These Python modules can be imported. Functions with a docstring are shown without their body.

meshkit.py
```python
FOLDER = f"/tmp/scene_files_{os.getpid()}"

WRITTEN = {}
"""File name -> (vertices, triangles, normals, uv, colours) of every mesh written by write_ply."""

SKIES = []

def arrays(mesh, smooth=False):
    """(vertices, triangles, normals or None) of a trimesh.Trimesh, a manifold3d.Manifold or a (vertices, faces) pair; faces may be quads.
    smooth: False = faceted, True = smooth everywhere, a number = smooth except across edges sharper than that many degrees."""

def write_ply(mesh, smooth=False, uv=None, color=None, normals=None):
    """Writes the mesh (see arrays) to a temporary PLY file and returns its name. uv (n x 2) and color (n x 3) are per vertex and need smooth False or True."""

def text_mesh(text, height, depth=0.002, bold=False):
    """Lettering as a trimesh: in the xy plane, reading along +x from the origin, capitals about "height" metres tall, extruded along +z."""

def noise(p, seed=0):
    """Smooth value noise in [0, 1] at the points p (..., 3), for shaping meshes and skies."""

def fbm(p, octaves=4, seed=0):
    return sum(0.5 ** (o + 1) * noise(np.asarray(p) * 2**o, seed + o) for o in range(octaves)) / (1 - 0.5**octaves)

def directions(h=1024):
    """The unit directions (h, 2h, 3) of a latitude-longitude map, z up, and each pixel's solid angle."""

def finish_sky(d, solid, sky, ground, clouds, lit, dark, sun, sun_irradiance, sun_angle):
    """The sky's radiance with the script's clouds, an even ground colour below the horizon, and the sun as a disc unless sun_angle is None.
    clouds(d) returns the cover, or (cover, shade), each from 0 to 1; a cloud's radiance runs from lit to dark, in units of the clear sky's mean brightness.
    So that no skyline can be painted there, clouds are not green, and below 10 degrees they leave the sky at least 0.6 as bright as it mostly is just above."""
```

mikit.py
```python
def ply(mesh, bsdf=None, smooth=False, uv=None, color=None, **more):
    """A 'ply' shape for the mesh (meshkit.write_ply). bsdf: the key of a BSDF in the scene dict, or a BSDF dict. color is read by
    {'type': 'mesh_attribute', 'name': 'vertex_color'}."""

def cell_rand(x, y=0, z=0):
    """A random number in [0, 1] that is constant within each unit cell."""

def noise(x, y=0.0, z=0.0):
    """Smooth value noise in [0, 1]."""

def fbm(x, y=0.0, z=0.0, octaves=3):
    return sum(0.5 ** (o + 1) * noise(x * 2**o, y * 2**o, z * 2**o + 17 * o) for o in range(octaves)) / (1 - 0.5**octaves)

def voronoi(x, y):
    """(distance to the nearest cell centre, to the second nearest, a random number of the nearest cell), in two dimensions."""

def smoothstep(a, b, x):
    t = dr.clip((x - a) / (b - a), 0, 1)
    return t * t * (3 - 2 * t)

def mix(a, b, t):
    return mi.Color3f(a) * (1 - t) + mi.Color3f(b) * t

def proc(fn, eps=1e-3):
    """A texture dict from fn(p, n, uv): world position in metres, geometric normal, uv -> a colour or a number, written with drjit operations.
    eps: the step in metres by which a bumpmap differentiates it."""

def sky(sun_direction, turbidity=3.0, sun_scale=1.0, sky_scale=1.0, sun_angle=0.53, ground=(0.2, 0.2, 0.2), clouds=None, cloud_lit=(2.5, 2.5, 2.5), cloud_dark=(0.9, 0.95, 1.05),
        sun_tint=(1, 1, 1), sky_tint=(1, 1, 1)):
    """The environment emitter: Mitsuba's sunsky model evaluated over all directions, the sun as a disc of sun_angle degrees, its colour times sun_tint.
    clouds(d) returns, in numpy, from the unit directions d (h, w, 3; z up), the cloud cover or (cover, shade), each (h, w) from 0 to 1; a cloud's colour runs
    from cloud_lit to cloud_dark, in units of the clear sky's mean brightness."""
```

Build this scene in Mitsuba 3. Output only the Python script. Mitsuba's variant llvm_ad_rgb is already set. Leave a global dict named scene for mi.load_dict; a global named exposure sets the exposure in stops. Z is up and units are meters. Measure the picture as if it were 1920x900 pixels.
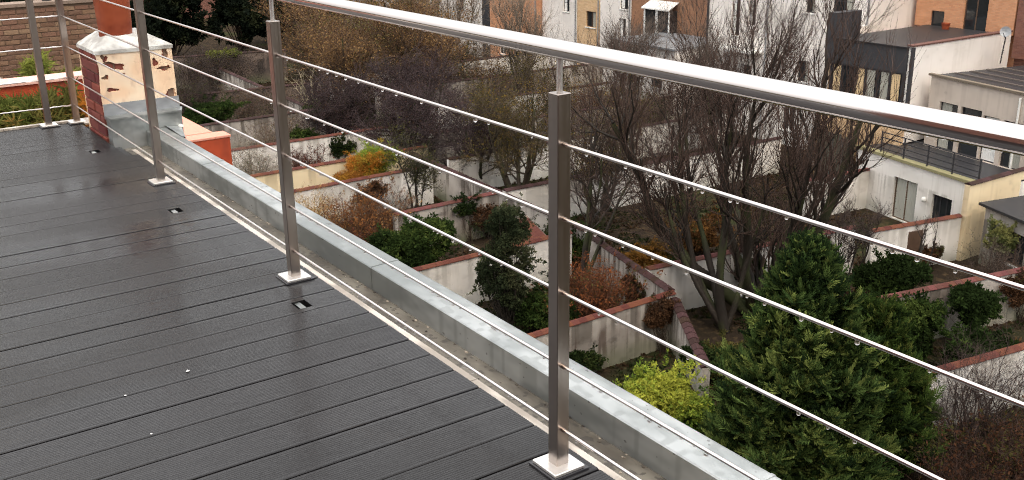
import math
import numpy as np
import trimesh, shapely
import shapely.geometry as sg
import drjit as dr
import mitsuba as mi
import mikit, meshkit
from mikit import proc, noise, fbm, voronoi, cell_rand, smoothstep, mix

T = mi.ScalarTransform4f
scene, labels = {'type': 'scene'}, {}

# ------------------------------------------------------------------ camera, sky, exposure
CAM = (-1.491, -1.965, 1.5)
FWD = (0.535, 0.780, -0.326)
UP = (0.195, 0.262, 0.945)
scene['camera'] = {'type': 'perspective', 'fov': 52.375, 'fov_axis': 'x', 'near_clip': 0.05, 'far_clip': 900.0,
                   'to_world': T().look_at(origin=CAM, target=[CAM[i] + FWD[i] for i in range(3)], up=UP),
                   'film': {'type': 'hdrfilm', 'width': 1024, 'height': 480}}
scene['sky'] = mikit.sky((-0.25, -0.55, 0.85), turbidity=3, sun_scale=0.12, sun_angle=30,
                         clouds=lambda d: (np.ones(d.shape[:2]), 1 - np.clip(d[..., 2], 0, 1)),      # an evenly overcast sky: three times brighter overhead
                         cloud_lit=(2.75, 2.73, 2.72), cloud_dark=(0.78, 0.775, 0.77), ground=(0.12, 0.12, 0.11))
exposure = 3.4
G = -13.5                                  # garden level; the terrace deck is z = 0

# ------------------------------------------------------------------ helpers
USED = {}
def numbered(name):
    n = USED.get(name, 0)
    USED[name] = n + 1
    return name if n == 0 else f'{name}_{n:03d}'

def lab(key, label=None, cat=None, group=None, kind=None):
    d = labels.setdefault(key, {})
    if label: d['label'] = label
    if cat: d['category'] = cat
    if group: d['group'] = group
    if kind: d['kind'] = kind
    return key

def thing(name, label, cat, group=None, kind=None):
    return lab(numbered(name), label, cat, group, kind)

def put(name, shape, parent=None):
    key = numbered((parent + '__' if parent else '') + name)
    scene[key] = shape
    return key

def part(parent, name, mesh, mat, smooth=False, color=None, label=None, kind=None):
    key = put(name, mikit.ply(mesh, mat, smooth=smooth, color=color), parent)
    if label or kind: lab(key, label, kind=kind)
    return key

class MB:
    """collects quads and triangles, with a colour per vertex"""
    def __init__(s): s.v, s.f, s.c, s.n = [], [], [], 0
    def add(s, v, f, c=None):
        v = np.asarray(v, float); f = np.asarray(f, int)
        if f.ndim == 2 and f.shape[1] == 4: f = np.vstack([f[:, [0, 1, 2]], f[:, [0, 2, 3]]])
        s.v.append(v); s.f.append(f + s.n); s.n += len(v)
        c = (1, 1, 1) if c is None else c
        s.c.append(np.broadcast_to(np.asarray(c, float), (len(v), 3)).copy())
        return s
    def mesh(s): return np.vstack(s.v), np.vstack(s.f)
    def col(s): return np.clip(np.vstack(s.c), 0, 1)
    def box(s, x0, x1, y0, y1, z0, z1, c=None):
        v = [(x, y, z) for x in (x0, x1) for y in (y0, y1) for z in (z0, z1)]
        return s.add(v, BOXF, c)
    def put(s, parent, name, mat, smooth=False, **k):
        return part(parent, name, s.mesh(), mat, smooth, color=s.col() if smooth in (False, True) else None, **k)

BOXF = np.array([[0, 1, 3, 2], [4, 6, 7, 5], [0, 4, 5, 1], [2, 3, 7, 6], [0, 2, 6, 4], [1, 5, 7, 3]])
def boxm(x0, x1, y0, y1, z0, z1): return MB().box(x0, x1, y0, y1, z0, z1).mesh()

def cbox(sx, sy, sz, b, jit=0, rng=None):
    """a box about the origin with chamfered edges"""
    h = np.array([sx, sy, sz]) / 2
    pts = []
    for sgn in np.ndindex(2, 2, 2):
        q = np.array(sgn) * 2 - 1
        for k in range(3):
            e = h - b; e[k] = h[k]
            pts.append(q * e)
    pts = np.array(pts)
    if jit: pts = pts + rng.normal(0, jit, pts.shape)
    m = trimesh.convex.convex_hull(pts)
    return np.array(m.vertices), np.array(m.faces)

def norm(a): return a / np.maximum(np.linalg.norm(a, axis=-1, keepdims=True), 1e-9)

def tubes(P, R, sides):
    """many polylines P (B, n, 3) with radii R (B, n) as tubes"""
    B, n, _ = P.shape
    t = norm(np.gradient(P, axis=1))
    ref = norm(np.cross(t.mean(1), [0.31, 0.73, 0.2]))[:, None, :]
    a = norm(ref - (ref * t).sum(-1, keepdims=True) * t)
    b = np.cross(t, a)
    ang = np.arange(sides) * 2 * np.pi / sides
    V = P[:, :, None] + R[:, :, None, None] * (np.cos(ang)[:, None] * a[:, :, None] + np.sin(ang)[:, None] * b[:, :, None])
    i, j = np.meshgrid(np.arange(n - 1), np.arange(sides), indexing='ij')
    q = np.stack([i * sides + j, i * sides + (j + 1) % sides, (i + 1) * sides + (j + 1) % sides, (i + 1) * sides + j], -1).reshape(-1, 4)
    F = (np.arange(B)[:, None, None] * n * sides + q).reshape(-1, 4)
    return V.reshape(-1, 3), F

def tube(pts, r, sides=12, cap=True):
    P = np.asarray(pts, float)[None]
    R = np.broadcast_to(np.asarray(r, float), (P.shape[1],))[None]
    v, f = tubes(P, R, sides)
    f = np.vstack([f[:, [0, 1, 2]], f[:, [0, 2, 3]]])
    if cap:
        n = len(v); v = np.vstack([v, P[0, 0], P[0, -1]]); k = np.arange(sides); e = n - sides
        f = np.vstack([f, np.stack([0 * k + n, (k + 1) % sides, k], 1), np.stack([0 * k + n + 1, e + k, e + (k + 1) % sides], 1)])
    return v, f

def lathe(profile, sides=32, at=(0, 0, 0)):
    p = np.asarray(profile, float); n = len(p)
    a = np.arange(sides) * 2 * np.pi / sides
    V = np.stack([p[:, None, 0] * np.cos(a), p[:, None, 0] * np.sin(a), np.broadcast_to(p[:, None, 1], (n, sides))], -1).reshape(-1, 3) + at
    i, j = np.meshgrid(np.arange(n - 1), np.arange(sides), indexing='ij')
    F = np.stack([i * sides + j, i * sides + (j + 1) % sides, (i + 1) * sides + (j + 1) % sides, (i + 1) * sides + j], -1).reshape(-1, 4)
    return V, F

def moved(mesh, M):
    v, f = mesh; v = np.asarray(v, float)
    return v @ np.asarray(M)[:3, :3].T + np.asarray(M)[:3, 3], f

def rotz(deg, at=(0, 0, 0)):
    c, s = math.cos(math.radians(deg)), math.sin(math.radians(deg))
    return np.array([[c, -s, 0, at[0]], [s, c, 0, at[1]], [0, 0, 1, at[2]], [0, 0, 0, 1.0]])

def tw(M): return T(np.asarray(M, float).tolist())

def extrude(poly, depth):
    """shapely polygon (u, v) extruded along w; returns vertices in (u, v, w)"""
    ms = [trimesh.creation.extrude_polygon(g, depth, engine='earcut') for g in getattr(poly, 'geoms', [poly])]
    m = trimesh.util.concatenate(ms)
    return np.array(m.vertices), np.array(m.faces)

# ------------------------------------------------------------------ materials
def ref(k): return {'type': 'ref', 'id': k}
def pri(key, **k):
    scene[key] = {'type': 'twosided', 'b': {'type': 'principled', **k}}
def rgb(*c): return {'type': 'rgb', 'value': list(c)}
VC = {'type': 'mesh_attribute', 'name': 'vertex_color'}

pri('matte', base_color=VC, roughness=0.8, specular=0.3)                      # colour of the piece itself
pri('satin', base_color=VC, roughness=0.38, specular=0.5)
pri('bark', base_color=VC, roughness=0.7, specular=0.35)
scene['leaf'] = {'type': 'principledthin', 'base_color': VC, 'roughness': 0.5, 'diff_trans': 0.55, 'spec_trans': 0.0, 'eta': 1.4}
pri('steel', base_color=rgb(0.84, 0.77, 0.74), metallic=1.0, roughness=0.09)
pri('steel_dark', base_color=rgb(0.43, 0.375, 0.34), metallic=1.0,
    roughness=proc(lambda p, n, uv: 0.20 + 0.14 * noise(p.x * 400, p.y * 400, p.z * 6)))
pri('plate_steel', base_color=rgb(0.80, 0.78, 0.75), metallic=0.85, roughness=0.38)
pri('dark_frame', base_color=rgb(0.03, 0.03, 0.035), roughness=0.4)
pri('white_frame', base_color=rgb(0.72, 0.72, 0.70), roughness=0.4)
pri('brown_frame', base_color=rgb(0.10, 0.06, 0.04), roughness=0.45)
pri('pane', base_color=rgb(0.018, 0.021, 0.024), roughness=0.06, specular=0.6)
pri('curtain_cream', base_color=rgb(0.62, 0.47, 0.28), roughness=0.8)
pri('curtain_grey', base_color=rgb(0.34, 0.34, 0.30), roughness=0.8)
pri('bitumen', base_color=rgb(0.025, 0.025, 0.028), roughness=0.45, specular=0.4)
pri('cladding', base_color=rgb(0.035, 0.036, 0.042), roughness=0.5)
scene['drop'] = {'type': 'dielectric', 'int_ior': 1.33}

def deck_tone(p, n, uv):
    b = dr.floor((p.y - 0.0775) / 0.1485)
    g = fbm(p.x * 5, p.y * 90, b * 3.7, 3)
    worn = fbm(p.x * 1.3, p.y * 1.6, 2.0, 3)
    v = 0.0105 * (0.72 + 0.5 * cell_rand(b, 3, 1)) * (0.75 + 0.5 * g) * (0.75 + 0.5 * worn)
    return mix((0, 0, 0), (0.99, 0.95, 1.08), v)
def deck_rough(p, n, uv):
    w = fbm(p.x * 1.1 + 3, p.y * 2.2, 7.0, 3)
    s = fbm(p.x * 14, p.y * 60, 1.0, 2)
    return 0.16 + 0.22 * smoothstep(0.33, 0.66, w) + 0.10 * (s - 0.5)
def deck_bump(p, n, uv):
    return 0.0004 * fbm(p.x * 6, p.y * 22, 0.0, 2) + 0.0004 * noise(p.x * 40, p.y * 300)
scene['deck_wood'] = {'type': 'twosided', 'b': {'type': 'bumpmap', 'tex': proc(deck_bump, 1.2e-3), 'scale': 1.0,
    'n': {'type': 'principled', 'base_color': proc(deck_tone), 'roughness': proc(deck_rough), 'specular': 0.40}}}

def zinc_tone(p, n, uv):
    s = fbm(p.x * 7, p.y * 3.2, p.z * 7, 4)
    sp = smoothstep(0.87, 0.93, noise(p.x * 75, p.y * 60, p.z * 75)) * smoothstep(0.5, 0.7, noise(p.x * 3, p.y * 3, 5))
    drip = smoothstep(0.55, 0.8, noise(p.x * 30, p.y * 30, p.z * 2.5))
    c = mix((0.27, 0.292, 0.29), (0.50, 0.522, 0.52), smoothstep(0.35, 0.65, s))
    c = mix(c, (0.25, 0.268, 0.262), 0.45 * drip)
    return mix(c, (0.12, 0.12, 0.12), 0.7 * sp)
def zinc_rough(p, n, uv): return 0.36 + 0.16 * fbm(p.x * 22, p.y * 14, p.z * 22, 3)
scene['zinc'] = {'type': 'twosided', 'b': {'type': 'bumpmap', 'tex': proc(lambda p, n, uv: 0.0022 * fbm(p.x * 6, p.y * 2.5, p.z * 6, 2), 4e-3), 'scale': 1.0,
    'n': {'type': 'principled', 'base_color': proc(zinc_tone), 'metallic': 0.8, 'roughness': proc(zinc_rough)}}}

def channel_tone(p, n, uv):
    s = fbm(p.x * 14, p.y * 6, p.z * 14, 4)
    d = smoothstep(0.68, 0.8, noise(p.x * 60, p.y * 60, 1.0))
    e = smoothstep(0.205, 0.25, p.x)
    c = mix((0.065, 0.055, 0.043), (0.155, 0.14, 0.115), smoothstep(0.3, 0.7, s))
    c = mix(c, (0.05, 0.042, 0.034), 0.55 * e * noise(p.y * 9, 4.0))
    return mix(c, (0.04, 0.035, 0.03), 0.7 * d)
pri('channel_concrete', base_color=proc(channel_tone), roughness=0.42, specular=0.4)
pri('edge_strip_metal', base_color=proc(lambda p, n, uv: mix((0.30, 0.26, 0.22), (0.55, 0.50, 0.44), smoothstep(0.3, 0.7, fbm(p.x * 30, p.y * 9, p.z * 30, 3)))), roughness=0.45, metallic=0.25)

def render_tone(base, dirt, amount, green=0.25):
    def f(p, n, uv):
        h = p.x + 1.37 * p.y
        s = fbm(p.x * 0.8, p.y * 0.8, p.z * 0.8, 4)
        st = smoothstep(0.52, 0.8, fbm(h * 5.0, p.z * 0.5, 3.0, 3))
        sp = smoothstep(0.55, 0.85, fbm(p.x * 3, p.y * 3, p.z * 3.5, 4)) * smoothstep(0.4, 0.7, s)
        run = smoothstep(0.46, 0.68, fbm(h * 3.2, 5.0, 1.0, 3)) * smoothstep(1.5, 0.0, (G + 1.87) - p.z) * smoothstep(-0.1, 0.0, (G + 1.87) - p.z)
        low = smoothstep(1.0, 0.0, (p.z - G)) * (0.35 + 0.65 * noise(h * 2.2, p.z * 2.0, 9.0))
        c = mix(base, dirt, amount * (0.75 * smoothstep(0.35, 0.75, s) + 0.55 * st))
        c = mix(c, (dirt[0] * 0.5, dirt[1] * 0.5, dirt[2] * 0.46), dr.clip(amount * 1.1 * run, 0, 0.7))
        c = mix(c, (dirt[0] * 0.45, dirt[1] * 0.45, dirt[2] * 0.42), amount * 0.8 * sp)
        return mix(c, (0.10, 0.115, 0.06), dr.clip(low * (amount + green) * 0.8, 0, 0.85))
    return proc(f)
pri('white_render', base_color=render_tone((0.76, 0.735, 0.70), (0.42, 0.38, 0.335), 0.42), roughness=0.8)
pri('grimy_render', base_color=render_tone((0.42, 0.385, 0.35), (0.13, 0.105, 0.09), 0.9), roughness=0.8)
pri('cream_render', base_color=render_tone((0.72, 0.60, 0.40), (0.40, 0.30, 0.18), 0.35), roughness=0.8)
pri('beige_render', base_color=render_tone((0.52, 0.45, 0.39), (0.30, 0.25, 0.21), 0.35), roughness=0.8)
pri('facade_white', base_color=render_tone((0.78, 0.745, 0.71), (0.50, 0.46, 0.41), 0.35, 0.0), roughness=0.75)
pri('old_stone', base_color=render_tone((0.16, 0.12, 0.10), (0.04, 0.032, 0.03), 1.0), roughness=0.8)

def brick_tone(a, b, mortar, sc=1.0):
    def f(p, n, uv):
        h = (p.x + p.y) / (0.22 * sc); r = p.z / (0.075 * sc)
        row = dr.floor(r); hh = h + 0.5 * (row - 2 * dr.floor(row / 2))
        fr, fh = r - row, hh - dr.floor(hh)
        m = dr.maximum(smoothstep(0.82, 0.9, fr), smoothstep(0.93, 0.97, fh))
        k = 0.6 * cell_rand(dr.floor(hh), row, 2) + 0.7 * fbm(p.x * 0.9, p.y * 0.9, p.z * 0.9, 3) - 0.15
        return mix(mix(a, b, dr.clip(k, 0, 1)), mortar, 0.7 * m)
    return proc(f)
pri('orange_brick', base_color=brick_tone((0.46, 0.20, 0.10), (0.60, 0.31, 0.17), (0.40, 0.28, 0.20)), roughness=0.8)
pri('brown_brick', base_color=brick_tone((0.22, 0.10, 0.055), (0.34, 0.175, 0.095), (0.20, 0.14, 0.10)), roughness=0.8)
pri('tan_brick', base_color=brick_tone((0.52, 0.33, 0.17), (0.68, 0.49, 0.30), (0.45, 0.36, 0.26)), roughness=0.8)
pri('dark_brick', base_color=brick_tone((0.13, 0.05, 0.04), (0.22, 0.09, 0.06), (0.16, 0.12, 0.10)), roughness=0.8)
pri('stucco', base_color=proc(lambda p, n, uv: mix(mix((0.78, 0.56, 0.38), (0.80, 0.66, 0.50), smoothstep(0.3, 0.7, fbm(p.x * 7, p.y * 7, p.z * 7, 3))),
    (0.50, 0.33, 0.22), 0.5 * smoothstep(0.6, 0.8, fbm(p.x * 22, p.y * 22, p.z * 9, 3)))), roughness=0.75)
pri('clay', base_color=proc(lambda p, n, uv: mix((0.17, 0.030, 0.012), (0.28, 0.062, 0.024), smoothstep(0.25, 0.75, fbm(p.x * 6, p.y * 6, p.z * 9, 4)))), roughness=0.42, specular=0.4)
pri('orange_paint', base_color=proc(lambda p, n, uv: mix((0.36, 0.055, 0.018), (0.22, 0.037, 0.016), smoothstep(0.4, 0.75, fbm(p.x * 5, p.y * 5, p.z * 3, 4)))), roughness=0.5)
pri('mortar', base_color=proc(lambda p, n, uv: mix((0.34, 0.33, 0.31), (0.58, 0.59, 0.57), smoothstep(0.3, 0.7, fbm(p.x * 13, p.y * 13, p.z * 13, 4)))), roughness=0.6)
pri('lead', base_color=proc(lambda p, n, uv: mix((0.20, 0.21, 0.23), (0.36, 0.38, 0.40), fbm(p.x * 12, p.y * 12, p.z * 25, 3))), roughness=0.5, metallic=0.3)
def ground_tone(p, n, uv):
    s = fbm(p.x * 0.35, p.y * 0.35, 1.0, 4); t = fbm(p.x * 5, p.y * 5, 2.0, 3)
    c = mix((0.022, 0.016, 0.011), (0.021, 0.024, 0.010), smoothstep(0.50, 0.70, s))
    return mix(c, (0.07, 0.048, 0.026), 0.6 * smoothstep(0.5, 0.8, t))
pri('soil', base_color=proc(ground_tone), roughness=0.9, specular=0.06)
pri('gravel_roof', base_color=proc(lambda p, n, uv: mix((0.16, 0.15, 0.14), (0.36, 0.35, 0.33), fbm(p.x * 6, p.y * 6, 0.0, 4))), roughness=0.8)
pri('tile_red', base_color=VC, roughness=0.75, specular=0.15)

# ------------------------------------------------------------------ the setting: ground
key = put('ground', mikit.ply(([(-250, -250, G), (300, -250, G), (300, 350, G), (-250, 350, G)], [[0, 1, 2, 3]]), 'soil'))
lab(key, 'dark damp soil and patchy grass of the back gardens far below', 'ground', kind='structure')

# ------------------------------------------------------------------ our own house under the terrace
SP, YC = 1.7574, 5.357                       # post spacing, the corner of the railing
house = thing('terrace_house', 'pale rendered house that carries the dark roof terrace', 'house')
part(house, 'wall', boxm(-9, 0.34, -7, 5.45, G, -0.32), 'beige_render')
part(house, 'stair_house', boxm(-8.9, -4.3, -6.8, 2.2, 0.002, 2.75), 'dark_brick')
part(house, 'rear_gable', boxm(-4.29, 0.3, -6.9, -5.6, 0.002, 2.4), 'dark_brick')
part(house, 'roof', boxm(-9, 0.372, -7, 5.50, -0.32, -0.075), 'bitumen')

deck = lab(numbered('deck'), 'wet dark grey boarded terrace deck with narrow gaps', 'deck', kind='structure')
rng = np.random.default_rng(3)
PITCH = 0.1485
SLOTS = {(1.435): (-0.118, -0.062), (2.945): (-0.124, -0.066), (4.50): (-0.138, -0.08)}     # y of slot: x range
def board_mesh(x0, x1, w, t=0.026):
    """grooved board: its ribbed profile (y, z) drawn out along x"""
    h = w / 2; top = [(-h, -0.003), (-h + 0.002, -0.0006), (-h + 0.004, 0.0)]
    n = int((w - 0.016) / 0.0095); y_ = -n * 0.0095 / 2
    for q in range(n):
        top += [(y_ + 0.0030, 0.0), (y_ + 0.0038, -0.0009), (y_ + 0.0057, -0.0009), (y_ + 0.0065, 0.0)]; y_ += 0.0095
    top += [(h - 0.004, 0.0), (h - 0.002, -0.0006), (h, -0.003)]
    poly = sg.Polygon(top + [(h, -t), (-h, -t)])
    v, f = extrude(poly, x1 - x0)
    return np.stack([x0 + v[:, 2], v[:, 0], v[:, 1]], 1), f
CUT = {}
for ys, (sx0, sx1) in SLOTS.items(): CUT[int(math.floor((ys - 0.0775) / PITCH))] = (ys, sx0, sx1)
k0, k1 = -34, 35
shared = {}
for k in range(k0, k1 + 1):
    y = 0.0775 + PITCH * (k + 0.5)
    xr = 0.083 if y < 4.30 else 0.018
    if y > YC + 0.02: continue
    w = PITCH - (0.0045, 0.0075, 0.0095, 0.006)[int(rng.integers(4))]
    dz = rng.uniform(-0.0012, 0.0012)
    spans = [(-6.0, xr)]
    if k in CUT: spans = [(-6.0, CUT[k][1]), (CUT[k][2], xr)]
    for (a, c) in spans:
        if (a, c, w) not in shared: shared[(a, c, w)] = mikit.ply(board_mesh(a, c, w), 'deck_wood')
        put('board', {**shared[(a, c, w)], 'to_world': T().translate([0, y, dz])}, deck)
    if k in CUT:
        sx0, sx1 = CUT[k][1], CUT[k][2]
        for s in (-1, 1):                                                    # slot between two thin strips of board
            part(deck, 'slot_edge', boxm(sx0 - 0.001, sx1 + 0.001, y + s * 0.0705 - 0.016 + (0.016 if s < 0 else -0.016), y + s * 0.0705 + 0.016 + (0.016 if s < 0 else -0.016), -0.025, -0.0015), 'deck_wood')
        m = MB(); m.add([(sx0 + 0.016, y - 0.055, -0.010), (sx0 + 0.036, y - 0.055, -0.007), (sx0 + 0.036, y + 0.055, -0.007), (sx0 + 0.016, y + 0.055, -0.010)], [[0, 1, 2, 3]])
        part(deck, 'slot_clip', m.mesh(), 'zinc', label='bright metal strip seen inside the deck slot')
part(deck, 'underlay', boxm(-6, 0.08, -5, YC, -0.074, -0.034), 'bitumen')

gut = thing('gutter', 'shallow grey concrete gutter running between the deck edge and the zinc upstand', 'gutter')
part(gut, 'channel_floor', boxm(0.1, 0.2495, -5, 4.618, -0.0745, -0.05), 'channel_concrete')
y = -4.6
for L in (2.6, 2.58, 2.2, 1.6):
    m = MB(); ye = min(y + L - 0.004, 4.42)
    m.box(0.0845, 0.1100, y, ye, -0.006, -0.0035); m.box(0.1075, 0.11, y, ye, -0.05, -0.0062)
    m.put(gut, 'edge_strip', 'edge_strip_metal'); y += L
rg = np.random.default_rng(11)
m = MB(); ico = trimesh.creation.icosphere(1)
for i in range(170):
    r = rg.uniform(0.002, 0.0055); c = (rg.uniform(0.118, 0.242) if rg.random() < 0.5 else 0.247 - abs(rg.normal(0, 0.008)), rg.uniform(-1.2, 4.3), -0.0495)
    t = rg.choice([0.03, 0.06, 0.12, 0.3]); m.add(ico.vertices * r * [1, 1.3, 0.7] + c, ico.faces, (t, t * 0.85, t * 0.7))
m.put(gut, 'grit', 'matte', kind='stuff')

par = thing('zinc_upstand', 'low parapet capped in wet pale zinc outside the gutter', 'parapet')
y = -4.42
for L in (2.0, 2.0, 2.0, 2.0, 1.036):
    ye = y + L
    prof = sg.Polygon([(0.25, -0.06), (0.25, 0.043), (0.254, 0.047), (0.366, 0.0515), (0.374, 0.05), (0.3765, 0.044), (0.374, 0.03), (0.370, 0.028), (0.370, -0.3), (0.345, -0.3), (0.345, -0.06)])
    v, f = extrude(prof, L - 0.0016); v = np.stack([v[:, 0], y + v[:, 2], v[:, 1]], 1)
    part(par, 'zinc_sheet', (v, f[:, ::-1]), 'zinc')
    if ye < 4.3:
        v, f = extrude(prof.buffer(0.0022, join_style=2), 0.014); v = np.stack([v[:, 0], ye - 0.007 + v[:, 2], v[:, 1]], 1)
        part(par, 'seam', (v, f[:, ::-1]), 'zinc')
    y = ye

# ------------------------------------------------------------------ railings
CZ = (0.898, 0.709, 0.512, 0.307, 0.122)
def make_post(rail, x, y):
    p = part(rail, 'post', moved(cbox(0.040, 0.040, 1.008, 0.0018), [[1, 0, 0, x], [0, 1, 0, y], [0, 0, 1, 0.518], [0, 0, 0, 1]]), 'steel_dark')
    part(p, 'base_plate', moved(cbox(0.100, 0.104, 0.011, 0.0022), [[1, 0, 0, x], [0, 1, 0, y], [0, 0, 1, 0.0105], [0, 0, 0, 1]]), 'plate_steel')
    part(p, 'pad', boxm(x - 0.057, x + 0.062, y - 0.056, y + 0.058, 0.0008, 0.005), 'dark_frame')
    part(p, 'stub', tube([(x, y, 1.0222), (x, y, 1.108)], 0.0078, 12), 'plate_steel', smooth=40)
rail = thing('railing', 'long stainless steel railing along the terrace edge with round top rail and five cables', 'railing')
for k, y in enumerate((-SP * 2, -SP, 0.0, SP, 2 * SP, YC)): make_post(rail, 0.0, y)
part(rail, 'handrail', tube([(0, -5, 1.124), (0, YC + 0.02, 1.124)], 0.0225, 40), 'steel', smooth=40)
rg = np.random.default_rng(5)
for z in CZ:
    part(rail, 'cable', tube([(0, -5, z), (0, YC, z)], 0.0046, 12), 'steel', smooth=40)
    for y in (-SP, 0.0, SP, 2 * SP):
        for s_ in (-1, 1): part(rail, 'fitting', tube([(0, y + s_ * 0.0205, z), (0, y + s_ * 0.030, z)], 0.0064, 12), 'steel_dark', smooth=40)
m = MB(); ico2 = trimesh.creation.icosphere(1)
for z in CZ:
    y = -2.0
    while y < 1.7:
        y += rg.exponential(0.085) + 0.012
        r = rg.uniform(0.0024, 0.0048) * (1 if rg.random() < 0.75 else 1.25)
        m.add(ico2.vertices * [r, r, r * 1.12] + (0, y, z - 0.0046 - r * 0.75), ico2.faces)
y = -2.0
while y < 1.2:
    y += rg.exponential(0.05) + 0.01
    r = rg.uniform(0.0015, 0.003); a = rg.uniform(-0.5, 0.9)
    m.add(ico2.vertices * r + (-math.sin(a) * 0.0228, y, 1.124 - math.cos(a) * 0.0228), ico2.faces)
part(rail, 'rain_drops', m.mesh(), 'drop', smooth=True, kind='stuff', label='rain drops hanging under the cables and the top rail')

rail2 = thing('railing', 'short far railing across the left end of the terrace with thin cables', 'railing')
for x in (-0.178, -1.93, -3.69, -5.4): make_post(rail2, x, YC)
part(rail2, 'handrail', tube([(-6, YC, 1.124), (-0.024, YC, 1.124)], 0.0225, 24), 'steel', smooth=40)
for z in CZ: part(rail2, 'cable', tube([(-6, YC, z), (-0.021, YC, z)], 0.0044, 8), 'steel', smooth=40)
m = MB(); m.box(-6, 0.09, YC + 0.038, YC + 0.075, -0.02, 0.012)
part(rail2, 'edge_trim', m.mesh(), 'edge_strip_metal')
m = MB(); m.box(0.03, 0.085, YC - 0.10, YC + 0.036, 0.0, 0.012); m.box(0.075, 0.085, YC - 0.52, YC - 0.10, -0.004, 0.02)
part(rail2, 'corner_trim', m.mesh(), 'edge_strip_metal')

rg = np.random.default_rng(8)
for (x, y, s, lb) in ((-0.629, 1.169, 0.0062, 'small white scrap lying on the middle of the wet deck'), (-0.843, 1.114, 0.0034, 'pale crumb caught in a board gap left of the white scrap'), (-0.849, 0.825, 0.0032, 'pale crumb in a board gap nearest the camera')):
    k = put('scrap', mikit.ply((ico.vertices * [s, s * 0.8, s * 0.4] + rg.normal(0, s * 0.12, ico.vertices.shape) + (x, y, 0.004), ico.faces), 'matte', color=np.full((len(ico.vertices), 3), 0.75)))
    lab(k, lb, 'scrap')

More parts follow.
